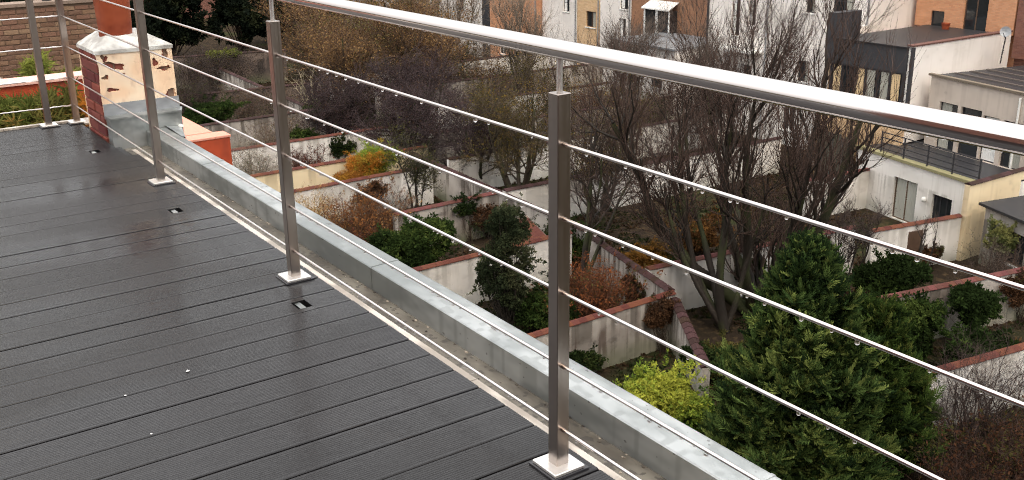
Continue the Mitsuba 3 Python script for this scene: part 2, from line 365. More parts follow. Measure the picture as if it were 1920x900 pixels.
# ------------------------------------------------------------------ the chimney at the corner of the terrace
chim = thing('chimney', 'cream plastered chimney with bare brick side and patches where plaster has fallen off', 'chimney')
CX0, CX1, CY0, CY1, CZT = 0.034, 0.498, 4.722, 5.16, 0.548
part(chim, 'core', boxm(CX0 + 0.012, CX1 - 0.012, CY0 + 0.020, CY1 - 0.012, -0.32, CZT - 0.002), 'matte', color=np.full((8, 3), (0.24, 0.17, 0.13)))
rg = np.random.default_rng(21)
def blob(cx, cz, rx, rz, seed, n=26):
    r = np.random.default_rng(seed); a = np.linspace(0, 2 * np.pi, n, endpoint=False)
    k = 1 + 0.32 * np.sin(2 * a + r.uniform(0, 6)) * r.uniform(0.3, 1) + 0.22 * np.sin(3 * a + r.uniform(0, 6)) + r.normal(0, 0.10, n)
    return sg.Polygon(np.stack([cx + rx * k * np.cos(a), cz + rz * k * np.sin(a)], 1)).buffer(0)
holes = shapely.union_all([blob(0.128, 0.452, 0.05, 0.024, 1), blob(0.168, 0.440, 0.026, 0.02, 2), blob(0.082, 0.500, 0.018, 0.024, 22), blob(0.075, 0.385, 0.020, 0.015, 3), blob(0.186, 0.396, 0.010, 0.006, 4), blob(0.452, 0.497, 0.028, 0.030, 5), blob(0.385, 0.446, 0.017, 0.026, 6),
    blob(0.430, 0.404, 0.038, 0.013, 7), blob(0.462, 0.408, 0.02, 0.012, 17), blob(0.106, 0.305, 0.030, 0.014, 8), blob(0.462, 0.240, 0.038, 0.028, 9)])
face = sg.Polygon([(CX0 + 0.005, 0.17), (CX0 + 0.002, 0.3), (CX0 + 0.012, 0.44), (CX0, CZT - 0.01), (CX1, CZT - 0.01), (CX1 + 0.002, 0.34), (CX1, 0.17)]).difference(holes)
v, f = extrude(face, 0.018); v = np.stack([v[:, 0], CY0 + v[:, 2], v[:, 1]], 1)
part(chim, 'plaster', (v, f[:, ::-1]), 'stucco')
part(chim, 'plaster', boxm(CX1 - 0.012, CX1 + 0.001, CY0 + 0.019, CY1, -0.05, CZT - 0.012), 'stucco')
part(chim, 'plaster', boxm(CX0, CX1, CY1 - 0.012, CY1 + 0.003, -0.05, CZT - 0.012), 'stucco')
reds = ((0.135, 0.032, 0.026), (0.19, 0.050, 0.036), (0.105, 0.024, 0.024), (0.16, 0.048, 0.04))
freds = ((0.22, 0.075, 0.05), (0.27, 0.10, 0.065), (0.19, 0.06, 0.045))
bk = {}
def brick_shape(L, W, H, c):
    key_ = (round(L, 4), round(W, 4), round(H, 4), c)
    if key_ not in bk:
        m_ = cbox(L, W, H, 0.0035, 0.0008, rg); bk[key_] = mikit.ply(m_, 'matte', color=np.tile(c, (len(m_[0]), 1)))
    return bk[key_]
row = 0; z = -0.318
while z < CZT - 0.05:
    off = 0.0 if row % 2 else 0.105; y = CY0 + 0.006 - off
    while y < CY1 - 0.02:                                              # bare side, facing the terrace
        a, b_ = max(y, CY0 + 0.020), min(y + 0.20, CY1 - 0.004)
        if b_ - a > 0.03:
            put('brick', {**brick_shape(b_ - a, 0.05, 0.056, reds[rg.integers(4)]), 'to_world': T().translate([CX0 + 0.024 + rg.uniform(-0.003, 0.003), (a + b_) / 2, z + 0.03]).rotate([0, 0, 1], 90)}, chim)
        y += 0.21
    x = CX0 + 0.002 - (0.105 if row % 2 else 0)
    while x < CX1 - 0.02:                                              # front, seen through the holes in the plaster
        a, b_ = max(x, CX0 + 0.052), min(x + 0.20, CX1 - 0.014)
        if b_ - a > 0.03 and holes.intersects(sg.box(a, z, b_, z + 0.06)):
            put('brick', {**brick_shape(b_ - a, 0.03, 0.056, freds[rg.integers(3)]), 'to_world': T().translate([(a + b_) / 2, CY0 + 0.026, z + 0.03])}, chim)
        x += 0.21
    z += 0.066; row += 1
# mortar cap: a sloped slab with a pot on it
e = 0.007
cap = [(CX0 - e, CY0 - e, CZT - 0.02), (CX1 + e, CY0 - e, CZT - 0.02), (CX1 + e, CY1 + e, CZT - 0.02), (CX0 - e, CY1 + e, CZT - 0.02),
       (CX0 - e, CY0 - e, CZT + 0.002), (CX1 + e, CY0 - e, CZT + 0.002), (CX1 + e, CY1 + e, CZT + 0.002), (CX0 - e, CY1 + e, CZT + 0.002),
       (CX0 + 0.10, CY0 + 0.08, CZT + 0.075), (CX1 - 0.12, CY0 + 0.08, CZT + 0.075), (CX1 - 0.12, CY1 - 0.08, CZT + 0.08), (CX0 + 0.10, CY1 - 0.08, CZT + 0.08)]
cm = trimesh.convex.convex_hull(np.array(cap)).subdivide().subdivide().subdivide()
cv = np.array(cm.vertices); cv += 0.016 * (meshkit.fbm(cv * 16)[:, None] - 0.5) * norm(cv - cv.mean(0))
part(chim, 'cap', (cv, np.array(cm.faces)), 'mortar', smooth=40)
px_, py_ = 0.215, 4.90
pot = part(chim, 'chimney_pot', lathe([(0.001, CZT + 0.05), (0.098, CZT + 0.05), (0.10, CZT + 0.075), (0.104, CZT + 0.2), (0.113, CZT + 0.42), (0.114, CZT + 0.43), (0.132, CZT + 0.44), (0.135, CZT + 0.48), (0.13, CZT + 0.5), (0.105, CZT + 0.5), (0.10, CZT + 0.3), (0.001, CZT + 0.3)], 48, (px_, py_, 0)), 'clay', smooth=35)
# lead apron on the stack, zinc box at its foot
part(chim, 'lead_apron', boxm(CX0 + 0.002, CX1 + 0.008, CY0 - 0.010, CY0 - 0.0005, 0.13, 0.222), 'lead')
prof = [(0.044, 4.62), (0.478, 4.62), (0.512, 4.713), (0.512, 5.2), (0.499, 5.2), (0.499, 4.719), (0.044, 4.719)]
v, f = extrude(sg.Polygon(prof), 0.475); part(chim, 'zinc_box', (v + [0, 0, -0.335], f), 'zinc')
v, f = extrude(sg.Polygon(prof[:3] + [(0.512, 4.7205), (0.044, 4.7205)]).buffer(0.006, join_style=2), 0.010); part(chim, 'zinc_rim', (v + [0, -0.007, 0.1405], f), 'zinc')
part(chim, 'saddle_flashing', ([(0.372, 4.30, 0.053), (0.395, 4.30, 0.045), (0.472, 4.617, 0.045), (0.372, 4.617, 0.062), (0.472, 4.617, -0.10), (0.395, 4.30, -0.02)], [[0, 1, 2, 3], [1, 5, 4, 2]]), 'zinc')
m = MB(); m.add(ico.vertices * [0.014, 0.03, 0.01] + (0.465, 4.60, 0.05), ico.faces, (0.75, 0.74, 0.70)); m.put(chim, 'sealant', 'matte')

# ------------------------------------------------------------------ neighbour's roofs beyond the chimney
nb = thing('neighbour_house', 'lower flat roofed rear part of the next house beyond the chimney', 'house')
part(nb, 'wall', boxm(-9, 1.1, 5.46, 16.0, G, -1.42), 'cream_render')
part(nb, 'flat_roof', boxm(-9, 1.13, 5.52, 15.9, -1.42, -1.30), 'gravel_roof')
orw = thing('orange_wall', 'orange painted low wall with overgrown foot to the left of the chimney', 'wall')
part(orw, 'body', boxm(-4, 0.96, 9.0, 9.22, -1.30, -0.31), 'orange_paint')
part(orw, 'coping', boxm(-4, 1.00, 8.97, 9.26, -0.31, -0.275), 'matte', color=np.full((8, 3), (0.66, 0.40, 0.33)))
ob = thing('orange_wall', 'bright orange painted wall end with pink top just outside the zinc upstand', 'wall')
part(ob, 'body', MB().box(1.42, 1.825, 8.18, 9.25, -3.0, -0.86).box(1.50, 1.94, 7.98, 8.179, -3.0, -0.87).mesh(), 'orange_paint')
part(ob, 'top_face', MB().box(1.41, 1.835, 8.192, 9.26, -0.859, -0.845).box(1.49, 1.95, 7.97, 8.19, -0.869, -0.850).mesh(), 'matte', color=np.full((16, 3), (0.60, 0.27, 0.20)))
part(ob, 'side_wall', boxm(1.1, 1.81, 8.2, 9.2, G, -3.0), 'cream_render')

bw = thing('brick_wall', 'weathered brown brick party wall behind the corner of the railing', 'wall')
part(bw, 'body', boxm(-9, 2.83, 16.00, 16.3, G, -0.26), 'matte', color=np.full((8, 3), (0.135, 0.092, 0.064)))
part(bw, 'coping', boxm(-9, 2.87, 15.96, 16.36, -0.26, -0.21), 'matte', color=np.full((8, 3), (0.20, 0.15, 0.12)))
rg = np.random.default_rng(31)
tones = ((0.165, 0.098, 0.062), (0.18, 0.110, 0.070), (0.145, 0.083, 0.054), (0.165, 0.090, 0.062), (0.19, 0.122, 0.078), (0.135, 0.078, 0.054))
bshape = []
for c in tones:
    m_ = cbox(0.208, 0.05, 0.066, 0.006, 0.003, rg); bshape.append(mikit.ply(m_, 'matte', color=np.tile(c, (len(m_[0]), 1))))
z, row, cnt = -0.30, 0, 0
while z > -1.62:
    x = 0.86 + (0.11 if row % 2 else 0)
    while x < 2.70 and cnt < 299:
        put('brick', {**bshape[rg.integers(6)], 'to_world': T().translate([x + 0.104, 16.012 + rg.uniform(-0.006, 0.004), z - 0.034])}, bw); cnt += 1
        x += 0.219
    z -= 0.077; row += 1
vent = thing('roof_vent', 'small black vent cowl on top of the brown brick wall', 'vent')
part(vent, 'pipe', lathe([(0.001, -0.21), (0.07, -0.21), (0.07, 0.10), (0.001, 0.1)], 16, (2.02, 16.16, 0)), 'dark_frame', smooth=40)
part(vent, 'hood', lathe([(0.001, 0.22), (0.13, 0.12), (0.12, 0.10), (0.001, 0.1)], 16, (2.02, 16.16, 0)), 'dark_frame', smooth=40)

# ------------------------------------------------------------------ garden walls with tiled copings
rg = np.random.default_rng(41)
TILE = {}
def tile_shape(kind):
    if kind not in TILE:
        TILE[kind] = []
        base = {'red': (0.092, 0.028, 0.021), 'pink': (0.125, 0.050, 0.038), 'dark': (0.05, 0.026, 0.022)}[kind]
        for i in range(5):
            p_ = [(-0.17, 0.0), (-0.17, 0.022), (-0.11, 0.055), (-0.04, 0.092), (0.04, 0.092), (0.11, 0.055), (0.17, 0.022), (0.17, 0.0)]
            v, f = extrude(sg.Polygon(p_), 0.285); v = np.stack([v[:, 2] - 0.1425, v[:, 0], v[:, 1]], 1)
            k_ = 1 + 0.05 * (v[:, :1] > 0); v[:, 1:] *= k_                                   # the lapped end is a little larger
            c = np.array(base) * rg.uniform(0.65, 1.35) * (1, rg.uniform(.85, 1.2), rg.uniform(.85, 1.2))
            TILE[kind].append(mikit.ply((v, f), 'tile_red', color=np.tile(c, (len(v), 1))))
    return TILE[kind]
def garden_wall(a, b, ztop, label, mat='white_render', kind='red', t=0.24, group=None, pier=None):
    w = thing('garden_wall', label, 'wall', group)
    a, b = np.array(a, float), np.array(b, float); d = b - a; L = np.linalg.norm(d); ang = math.degrees(math.atan2(d[1], d[0]))
    z0, z1 = ztop if isinstance(ztop, tuple) else (ztop, ztop)
    n = 24; s = np.linspace(0, L, n + 1); m = MB()
    v = []
    for i in range(n + 1):
        zt = z0 + (z1 - z0) * s[i] / L
        for (o, zz) in ((-t / 2, G - 0.3), (-t / 2, zt), (t / 2, zt), (t / 2, G - 0.3)): v.append((s[i], o + 0.012 * (meshkit.noise([s[i], zz, o * 9]) - 0.5), zz))
    f = []
    for i in range(n):
        for k in range(3): f.append([i * 4 + k, i * 4 + k + 1, i * 4 + k + 5, i * 4 + k + 4])
    f += [[0, 1, 2, 3], [n * 4 + 3, n * 4 + 2, n * 4 + 1, n * 4]]
    M = rotz(ang, (a[0], a[1], 0))
    part(w, 'body', moved((np.array(v), np.array(f)), M), mat)
    cnt = int(L / 0.292); slope = math.degrees(math.atan2(z1 - z0, L))
    for i in range(cnt):
        q = (i + 0.5) * L / cnt; zz = z0 + (z1 - z0) * q / L
        tt = T().translate([a[0] + d[0] * q / L, a[1] + d[1] * q / L, zz + 0.002 + rg.uniform(0, 0.008)]).rotate([0, 0, 1], ang + rg.normal(0, 1.2)).rotate([0, 1, 0], -slope + rg.normal(0, 0.8))
        put('coping_tile', {**tile_shape(kind)[rg.integers(5)], 'to_world': tt}, w)
    return w
ZW = G + 1.87
garden_wall((2, 50.2), (26, 49.8), ZW, 'white rendered garden wall with thin red coping, third white wall from the zinc upstand corner')
garden_wall((2, 44.3), (25, 44.5), ZW, 'cream garden wall with red coping behind the lime green bush', 'cream_render')
garden_wall((2, 40.55), (23.2, 40.95), ZW, 'white garden wall with red coping in front of the lime green bush')
garden_wall((17.9, 35.0), (23.2, 35.15), ZW, 'short grimy pale garden wall behind the dark green flowering bush', 'grimy_render', 'pink')
garden_wall((2, 28.75), (22.4, 28.8), ZW, 'clean white garden wall with red coping right behind the zinc upstand, dark olive tree before it')
garden_wall((2, 21.55), (21.3, 21.75), ZW, 'grey stained garden wall with red coping right of the nearest post', 'grimy_render')
garden_wall((22.75, 27.9), (21.35, 21.9), ZW, 'stained rear garden wall with dark tiled coping running away behind the rust coloured shrub', 'grimy_render', 'dark')
garden_wall((21.2, 21.55), (19.25, 18.05), (ZW - 0.15, ZW - 0.75), 'mossy stained rear garden wall descending beside the yellow green bush', 'grimy_render', 'dark')
garden_wall((22.1, 23.95), (31.8, 22.6), ZW, 'white garden wall behind the trunk of the big bare tree', 'white_render', 'pink')
garden_wall((31.9, 21.9), (36.4, 21.0), ZW, 'white garden wall with dark red coping and a brown door below the small terrace', 'white_render', 'red')
garden_wall((26.0, 17.4), (35.0, 15.6), ZW, 'grey pink garden wall with red coping right of the conifer, upper of two', 'grimy_render', 'pink')
garden_wall((22.6, 13.15), (36, 11.1), ZW, 'pale garden wall with red coping at the right picture edge, lower of two', 'white_render', 'red')
garden_wall((2, 56.4), (25, 56.9), ZW, 'pale stained garden wall behind the bare shrubs left of the second post', 'grimy_render', 'dark')
garden_wall((2, 68.3), (28, 65.2), ZW, 'low dark stone garden wall above the round hedge', 'old_stone', 'dark')
garden_wall((8, 82.5), (31, 77.0), ZW + 0.6, 'tall dark old stone wall before the far evergreens', 'old_stone', 'dark')
garden_wall((23.4, 28), (25.5, 80), ZW - 0.2, 'long rear garden wall mostly hidden by the thicket', 'grimy_render', 'dark')
garden_wall((23.6, 35.2), (41.0, 34.6), ZW, 'white garden wall glimpsed between the black branches right of the nearest post', 'white_render', 'dark')
garden_wall((35.6, 28.2), (41.0, 27.6), ZW, 'short white garden wall left of the small terrace, behind thin twigs', 'white_render', 'pink')
for k in ('garden_wall_009',):
    dr_ = part(k, 'door', moved(cbox(0.75, 0.05, 1.55, 0.01), rotz(-11.3, (34.05, 21.335, G + 0.85))), 'brown_frame', label='narrow brown door in the white garden wall')
shed = thing('garden_shed', 'small red tile roofed shed beside the dark olive tree', 'shed')
part(shed, 'wall', boxm(20.45, 21.75, 29.2, 30.9, G, -12.0), 'grimy_render')
for r_ in range(6):
    for c_ in range(5):
        put('roof_tile', {**tile_shape('red')[rg.integers(5)], 'to_world': T().translate([20.52 + 0.28 * c_, 29.15 + 0.30 * r_, -12.0 + 0.105 * r_]).rotate([1, 0, 0], 20).rotate([0, 0, 1], 90).scale([1.08, 0.85, 0.7])}, shed)
part(shed, 'roof_deck', ([(20.3, 28.95, -12.1), (21.85, 28.95, -12.1), (21.85, 31.0, -11.36), (20.3, 31.0, -11.36)], [[0, 1, 2, 3]]), 'brown_frame')

# ------------------------------------------------------------------ buildings opposite (fronts face -x, towards the terrace)
def frame_M(x, y, deg=0.0):
    """local (u, w, z): u runs along +y, w runs into the house (+x)"""
    c, s = math.cos(math.radians(deg)), math.sin(math.radians(deg))
    return np.array([[s, c, 0, x], [c, -s, 0, y], [0, 0, 1, 0], [0, 0, 0, 1.0]])
def uwz(v): return np.stack([v[:, 0], v[:, 2], v[:, 1]], 1)
def facade(parent, M, u0, u1, z0, z1, holes_, mat, t=0.3, name='wall'):
    poly = sg.box(u0, z0, u1, z1)
    for h in holes_: poly = poly.difference(sg.box(*h))
    v, f = extrude(poly, t)
    return part(parent, name, moved((uwz(v), f), M), mat)
def window(parent, M, u0, u1, z0, z1, nu=2, nz=1, fr='white_frame', pane='pane', back=0.12, name='window', sill=True, curtain=None, label=None):
    m = MB(); b = 0.055
    m.box(u0, u0 + b, back, back + 0.06, z0, z1); m.box(u1 - b, u1, back, back + 0.06, z0, z1)
    m.box(u0 + b, u1 - b, back, back + 0.06, z1 - b, z1); m.box(u0 + b, u1 - b, back, back + 0.06, z0, z0 + b)
    for i in range(1, nu): q = u0 + (u1 - u0) * i / nu; m.box(q - 0.03, q + 0.03, back + 0.003, back + 0.057, z0 + b, z1 - b)
    for i in range(1, nz): q = z0 + (z1 - z0) * i / nz; m.box(u0 + b, u1 - b, back + 0.006, back + 0.05, q - 0.025, q + 0.025)
    w = part(parent, name, moved(m.mesh(), M), fr, label=label)
    part(w, 'pane', moved(boxm(u0 + b - .01, u1 - b + .01, back + 0.028, back + 0.036, z0 + b - .01, z1 - b + .01), M), pane)
    if curtain:
        for (a, c, cm_) in curtain:
            n = 24; uu = np.linspace(u0 + (u1 - u0) * a, u0 + (u1 - u0) * c, n); ww = back + 0.012 + 0.010 * np.sin(np.arange(n) * 1.9)
            v = np.array([(uu[i], ww[i], z) for i in range(n) for z in (z0 + b, z1 - b)])
            part(w, 'curtain', moved((v, [[2 * i, 2 * i + 1, 2 * i + 3, 2 * i + 2] for i in range(n - 1)]), M), cm_)
    if sill: part(w, 'sill', moved(boxm(u0 - 0.06, u1 + 0.06, -0.06, back - 0.002, z0 - 0.07, z0 - 0.002), M), 'white_frame')
    return w
def shell(parent, x0, x1, y0, y1, z0, z1, mat, name='wall'):        # body behind a facade
    return part(parent, name, boxm(x0, x1, y0, y1, z0, z1), mat)
def roof(parent, x0, x1, y0, y1, z, rise=3.4):
    v = [(x0 - .4, y0, z), (x1 + .4, y0, z), (x1 + .4, y1, z), (x0 - .4, y1, z), ((x0 + x1) / 2, y0, z + rise), ((x0 + x1) / 2, y1, z + rise)]
    part(parent, 'roof', (v, [[0, 4, 5, 3], [1, 2, 5, 4], [0, 1, 4, 4], [3, 5, 2, 2], [0, 3, 2, 1]]), 'matte', color=np.full((6, 3), (0.13, 0.07, 0.055)))
def upper(parent, M, u0, u1, zs, fr='white_frame'):
    n = max(1, int((u1 - u0) / 2.6)); out = []
    for z in zs:
        for i in range(n):
            c = u0 + (u1 - u0) * (i + 0.5) / n; out.append((c - 0.5, z, c + 0.5, z + 1.6))
    return out

# house with the small terrace (ground storey, terrace with railing, set back upper storey)
J = thing('white_house', 'white rear extension with terrace railing and lit wall lamp, flat roofed beige storey above it', 'house')
MJ = frame_M(38.05, 21.15, 11.5)
hj = [(3.55, -13.45, 5.0, -11.5), (1.50, -13.2, 2.62, -11.7)]
facade(J, MJ, 0.0, 7.6, G, -10.75, hj, 'white_render')
window(J, MJ, 3.55, 5.0, -13.45, -11.5, 2, 1, 'brown_frame', 'pane', name='patio_door', sill=False, curtain=[(0.06, 0.94, 'curtain_grey')], label='brown framed patio door with two panes')
window(J, MJ, 1.50, 2.62, -13.2, -11.7, 3, 1, 'dark_frame', label='small dark window of three panes')
part(J, 'interior_wall', moved(boxm(0, 7.6, 0.31, 10.5, G, -10.75), MJ), 'white_render')
part(J, 'terrace_edge', moved(boxm(-0.02, 7.65, -0.09, 0.30, -10.745, -10.62), MJ), 'matte', color=np.full((8, 3), (0.24, 0.22, 0.12)))
part(J, 'terrace_floor', moved(boxm(0, 7.6, 0.30, 10.4, -10.745, -10.68), MJ), 'bitumen')
for i in range(5): u = 0.35 + i * 1.45; part(J, 'railing_post', moved(boxm(u - 0.025, u + 0.025, 0.08, 0.13, -10.62, -9.70), MJ), 'dark_frame')
for z in (-9.70, -9.95, -10.2, -10.45): part(J, 'railing_bar', moved(boxm(0.3, 6.2, 0.085, 0.125, z, z + 0.045), MJ), 'dark_frame')
part(J, 'wall_lamp', moved((ico2.vertices * [0.11, 0.11, 0.13] + (2.98, -0.12, -12.05), ico2.faces), MJ), 'white_frame', label='round lit lamp by the window')
scene[J + '__wall_lamp']['emitter'] = {'type': 'area', 'radiance': rgb(5.0, 4.2, 3.0)}
MI = frame_M(41.15, 21.15, 11.5)
hi = [(0.35, -10.66, 1.45, -8.6), (1.7, -10.66, 2.6, -8.6), (2.7, -10.66, 3.9, -8.45), (4.1, -10.66, 5.2, -8.45)]
facade(J, MI, 0.0, 5.9, -10.68, -7.35, hi, 'beige_render')
for h, cu in zip(hi, ([(0.0, 0.6, 'curtain_grey')], [(0.0, 1.0, 'white_frame')], None, [(0.4, 1, 'curtain_grey')])):
    window(J, MI, h[0], h[2], h[1], h[3], 1, 1, 'dark_frame', 'pane', name='terrace_door', sill=False, curtain=cu)
part(J, 'upper_storey', moved(boxm(0, 5.9, 0.31, 6.2, -10.68, -7.40), MI), 'beige_render')
part(J, 'roof_edge', moved(MB().box(-0.1, 6.0, -0.10, 0.14, -7.349, -7.25).box(-0.1, 0.12, 0.14, 6.3, -7.349, -7.252).mesh(), MI), 'matte', color=np.full((16, 3), (0.16, 0.13, 0.10)))
part(J, 'flat_roof', moved(boxm(0.12, 5.9, 0.14, 6.3, -7.40, -7.33), MI), 'bitumen')
for w_ in (1.2, 2.2, 3.2, 4.2): part(J, 'roof_batten', moved(boxm(0.2, 5.7, w_, w_ + 0.09, -7.33, -7.27), MI), 'matte', color=np.full((8, 3), (0.11, 0.09, 0.08)))
part(J, 'downpipe', tube(moved((np.array([(0.72, -0.07, -7.5), (0.72, -0.07, -10.6)]), 0), MI)[0], 0.05, 10), 'white_frame', smooth=40)
facade(J, frame_M(49.5, 21.0), 0, 6.3, -7.3, 1.0, [(0.6, -6.9, 1.8, -4.6), (3.2, -6.9, 4.4, -4.6)] , 'dark_brick')
for u in (0.6, 3.2): window(J, frame_M(49.5, 21.0), u, u + 1.2, -6.9, -4.6, 2, 2)
shell(J, 49.8, 60, 21.0, 27.3, G, 1.0, 'dark_brick'); roof(J, 49.5, 60, 21.0, 27.3, 1.0)
cw = thing('cream_wall', 'cream rendered party wall with red brown coping right of the small terrace', 'wall')
part(cw, 'body', boxm(36.4, 41.4, 20.72, 20.95, G, -10.27), 'cream_render')
part(cw, 'body', boxm(41.4, 49.4, 20.70, 20.95, G, -7.6), 'cream_render')
for i in range(17):
    put('coping_tile', {**tile_shape('dark')[i % 5], 'to_world': T().translate([36.55 + 0.29 * i, 20.83, -10.27])}, cw)
dish = thing('satellite_dish', 'white satellite dish above the beige flat roof', 'satellite dish')
dc = np.array([47.3, 26.5, -5.72])
dv, df = lathe([(0.001, 0.0), (0.12, 0.012), (0.24, 0.05), (0.33, 0.10), (0.34, 0.11), (0.32, 0.108), (0.23, 0.062), (0.001, 0.015)], 24)
Rd = np.array(T().rotate([0, 0, 1], 205).rotate([0, 1, 0], 72).matrix)
part(dish, 'reflector', (0.75 * dv @ Rd[:3, :3].T + dc, df), 'lead', smooth=40)
part(dish, 'mast', tube([dc + (0.05, 0, 0), dc + (0.25, 0.1, -0.2), (47.55, 26.7, -7.3)], 0.03, 8), 'dark_frame', smooth=40)
part(dish, 'arm', tube([dc + (0.02, 0, -0.3), dc + (-0.45, -0.15, 0.0)], 0.018, 6), 'dark_frame', smooth=40)

# house with the black clad extension
H = thing('orange_brick_house', 'orange brick house with black clad rear extension, roof terrace and white side wall', 'house')
MG = frame_M(41.45, 27.5)
shell(H, 41.5, 49.5, 27.46, 27.72, -10.6, -6.0, 'facade_white', 'side_wall')
part(H, 'side_coping', boxm(41.4, 49.5, 27.40, 27.76, -5.998, -5.93), 'matte', color=np.full((8, 3), (0.12, 0.06, 0.05)))
facade(H, MG, 0.24, 4.6, -7.25, -6.1, [], 'cladding', 0.2, 'black_cladding')
part(H, 'black_cladding', boxm(41.42, 41.6, 27.44, 27.56, -9.4, -6.05), 'cladding')
part(H, 'roof_edge', boxm(41.36, 41.72, 27.7, 32.1, -6.095, -6.04), 'bitumen')
part(H, 'terrace_roof', boxm(41.72, 49.5, 27.72, 32.3, -6.25, -6.12), 'bitumen')
part(H, 'black_fin', boxm(41.40, 43.3, 31.9, 32.4, -7.3, -4.85), 'cladding')
facade(H, MG, 0.24, 4.6, -9.6, -7.25, [(0.4 + 0.70 * i, -9.5, 0.4 + 0.70 * i + 0.66, -7.32) for i in range(6)], 'dark_frame', 0.12, 'window_wall')
for i, cu in enumerate(('curtain_cream', 'curtain_grey', 'curtain_grey', 'curtain_cream', None, 'curtain_cream')):
    u = 0.4 + 0.70 * i
    window(H, MG, u, u + 0.66, -9.5, -7.32, 1, 1, 'dark_frame', back=0.05, sill=False, curtain=[((0.0 if i % 2 else 0.2), (0.75 if i % 2 else 1.0), cu)] if cu else None)
facade(H, frame_M(41.2, 27.5), 0.0, 4.9, G, -9.6, [(3.9, -12.9, 4.5, -10.9)], 'tan_brick')
window(H, frame_M(41.2, 27.5), 3.9, 4.5, -12.9, -10.9, 1, 2, 'dark_frame')
shell(H, 41.61, 49.5, 27.73, 32.3, G, -6.26, 'tan_brick', 'inner_wall')
MH = frame_M(49.5, 27.4)
hh = [(3.95, -6.7, 4.75, -5.35), (1.5, -6.55, 2.85, -3.6), (3.95, -3.6, 4.75, -2.0)]
facade(H, MH, 0, 5.7, -6.2, 1.2, hh, 'orange_brick')
window(H, MH, 3.95, 4.75, -6.2, -5.35, 1, 1, 'dark_frame', label='dark terrace door'); window(H, MH, 1.5, 2.85, -6.2, -3.6, 2, 1, 'brown_frame'); window(H, MH, 3.95, 4.75, -3.6, -2.0)
shell(H, 49.8, 60, 27.3, 33.1, G, 1.2, 'orange_brick'); roof(H, 49.5, 60, 27.3, 33.1, 1.2)
pt = thing('plant_pot', 'small potted red plant on the roof terrace before the orange brick wall', 'plant pot')
part(pt, 'pot', lathe([(0.001, -6.12), (0.17, -6.12), (0.22, -5.8), (0.001, -5.8)], 14, (48.6, 30.6, 0)), 'clay', smooth=40)

def add_house(label, x, y0, y1, mat, ztop, windows, name='row_house', fr='white_frame', depth=10.5, zroof=True):
    h = thing(name, label, 'house')
    M = frame_M(x, y0); W = y1 - y0
    ops = [(a - y0, z0, b - y0, z1) for (a, b, z0, z1, *_) in windows]
    ups = upper(h, M, 0.3, W - 0.3, [z for z in (-3.2, -0.6) if z + 2 < ztop])
    lows = upper(h, M, 0.3, W - 0.3, [-12.6])
    facade(h, M, 0, W, G, ztop, ops + ups + lows, mat)
    for (a, b, z0, z1, *k) in windows: window(h, M, a - y0, b - y0, z0, z1, 2 if b - a > 0.7 else 1, 2 if z1 - z0 > 1.3 else 1, k[0] if k else fr, curtain=[(0.0, 0.4, 'curtain_grey')] if len(label) % 2 else [(0.55, 1.0, 'white_frame')])
    for (a, z0, b, z1) in ups + lows: window(h, M, a, b, z0, z1)
    part(h, 'downpipe', tube([(x - 0.06, y0 + 0.12, G), (x - 0.06, y0 + 0.12, ztop)], 0.045, 8), 'lead', smooth=40)
    shell(h, x + 0.3, x + depth, y0, y1, G, ztop, mat)
    if zroof: roof(h, x, x + depth, y0, y1, ztop)
    else: part(h, 'flat_roof', boxm(x - 0.1, x + depth, y0 - 0.05, y1 + 0.05, ztop, ztop + 0.12), 'bitumen')
    return h, M

F, MF = add_house('tall white rendered house beside the black fin, twigs of the big tree before it', 46.0, 33.4, 40.3, 'facade_white', 0.8,
    [(37.1, 37.75, -5.7, -4.0, 'dark_frame'), (34.5, 35.9, -5.8, -4.0, 'dark_frame'), (37.2, 38.0, -9.6, -8.4, 'dark_frame')], 'white_house')
part(F, 'low_wing', boxm(43.6, 45.98, 33.45, 34.6, G, -6.0), 'facade_white')
E_, ME = add_house('white house with two tall dark windows over a pale balcony', 46.0, 40.35, 45.4, 'facade_white', 0.5,
    [(42.7, 43.4, -7.55, -5.2, 'brown_frame'), (41.45, 42.0, -6.8, -4.6, 'dark_frame'), (41.5, 42.9, -11.4, -9.2, 'dark_frame')], 'white_house')
part(E_, 'balcony_slab', boxm(45.1, 45.99, 40.7, 43.7, -8.35, -8.22), 'white_frame')
part(E_, 'balcony_rail', MB().box(45.1, 45.14, 40.7, 43.7, -8.06, -8.0).mesh(), 'white_frame')
for i in range(13): part(E_, 'baluster', boxm(45.1, 45.13, 40.75 + i * 0.24, 40.78 + i * 0.24, -8.22, -8.06), 'white_frame')
part(E_, 'downpipe', tube([(45.93, 45.3, G), (45.93, 45.3, 0.4)], 0.07, 8), 'dark_frame', smooth=40)
D, MD = add_house('orange brown brick house with a white framed bay window', 49.5, 46.4, 56.6, 'brown_brick', 1.2, [(47.2, 48.2, -7.4, -5.4, 'dark_frame')], 'brick_house')
yb0, yb1, zb0, zb1 = 51.75, 54.4, -8.8, -7.1
bay = part(D, 'bay_window', MB().box(48.7, 49.49, yb0, yb1, zb0 - 0.12, zb0).box(48.72, 48.78, yb0, yb0 + .12, zb0, zb1).box(48.72, 48.78, yb1 - .12, yb1, zb0, zb1).box(48.72, 48.78, (yb0 + yb1) / 2 - .1, (yb0 + yb1) / 2 + .1, zb0, zb1).mesh(), 'white_frame', label='white framed bay window with two small white roofs')
part(bay, 'pane', MB().box(48.79, 49.48, yb0 + .03, yb1 - .03, zb0, zb1).mesh(), 'pane')
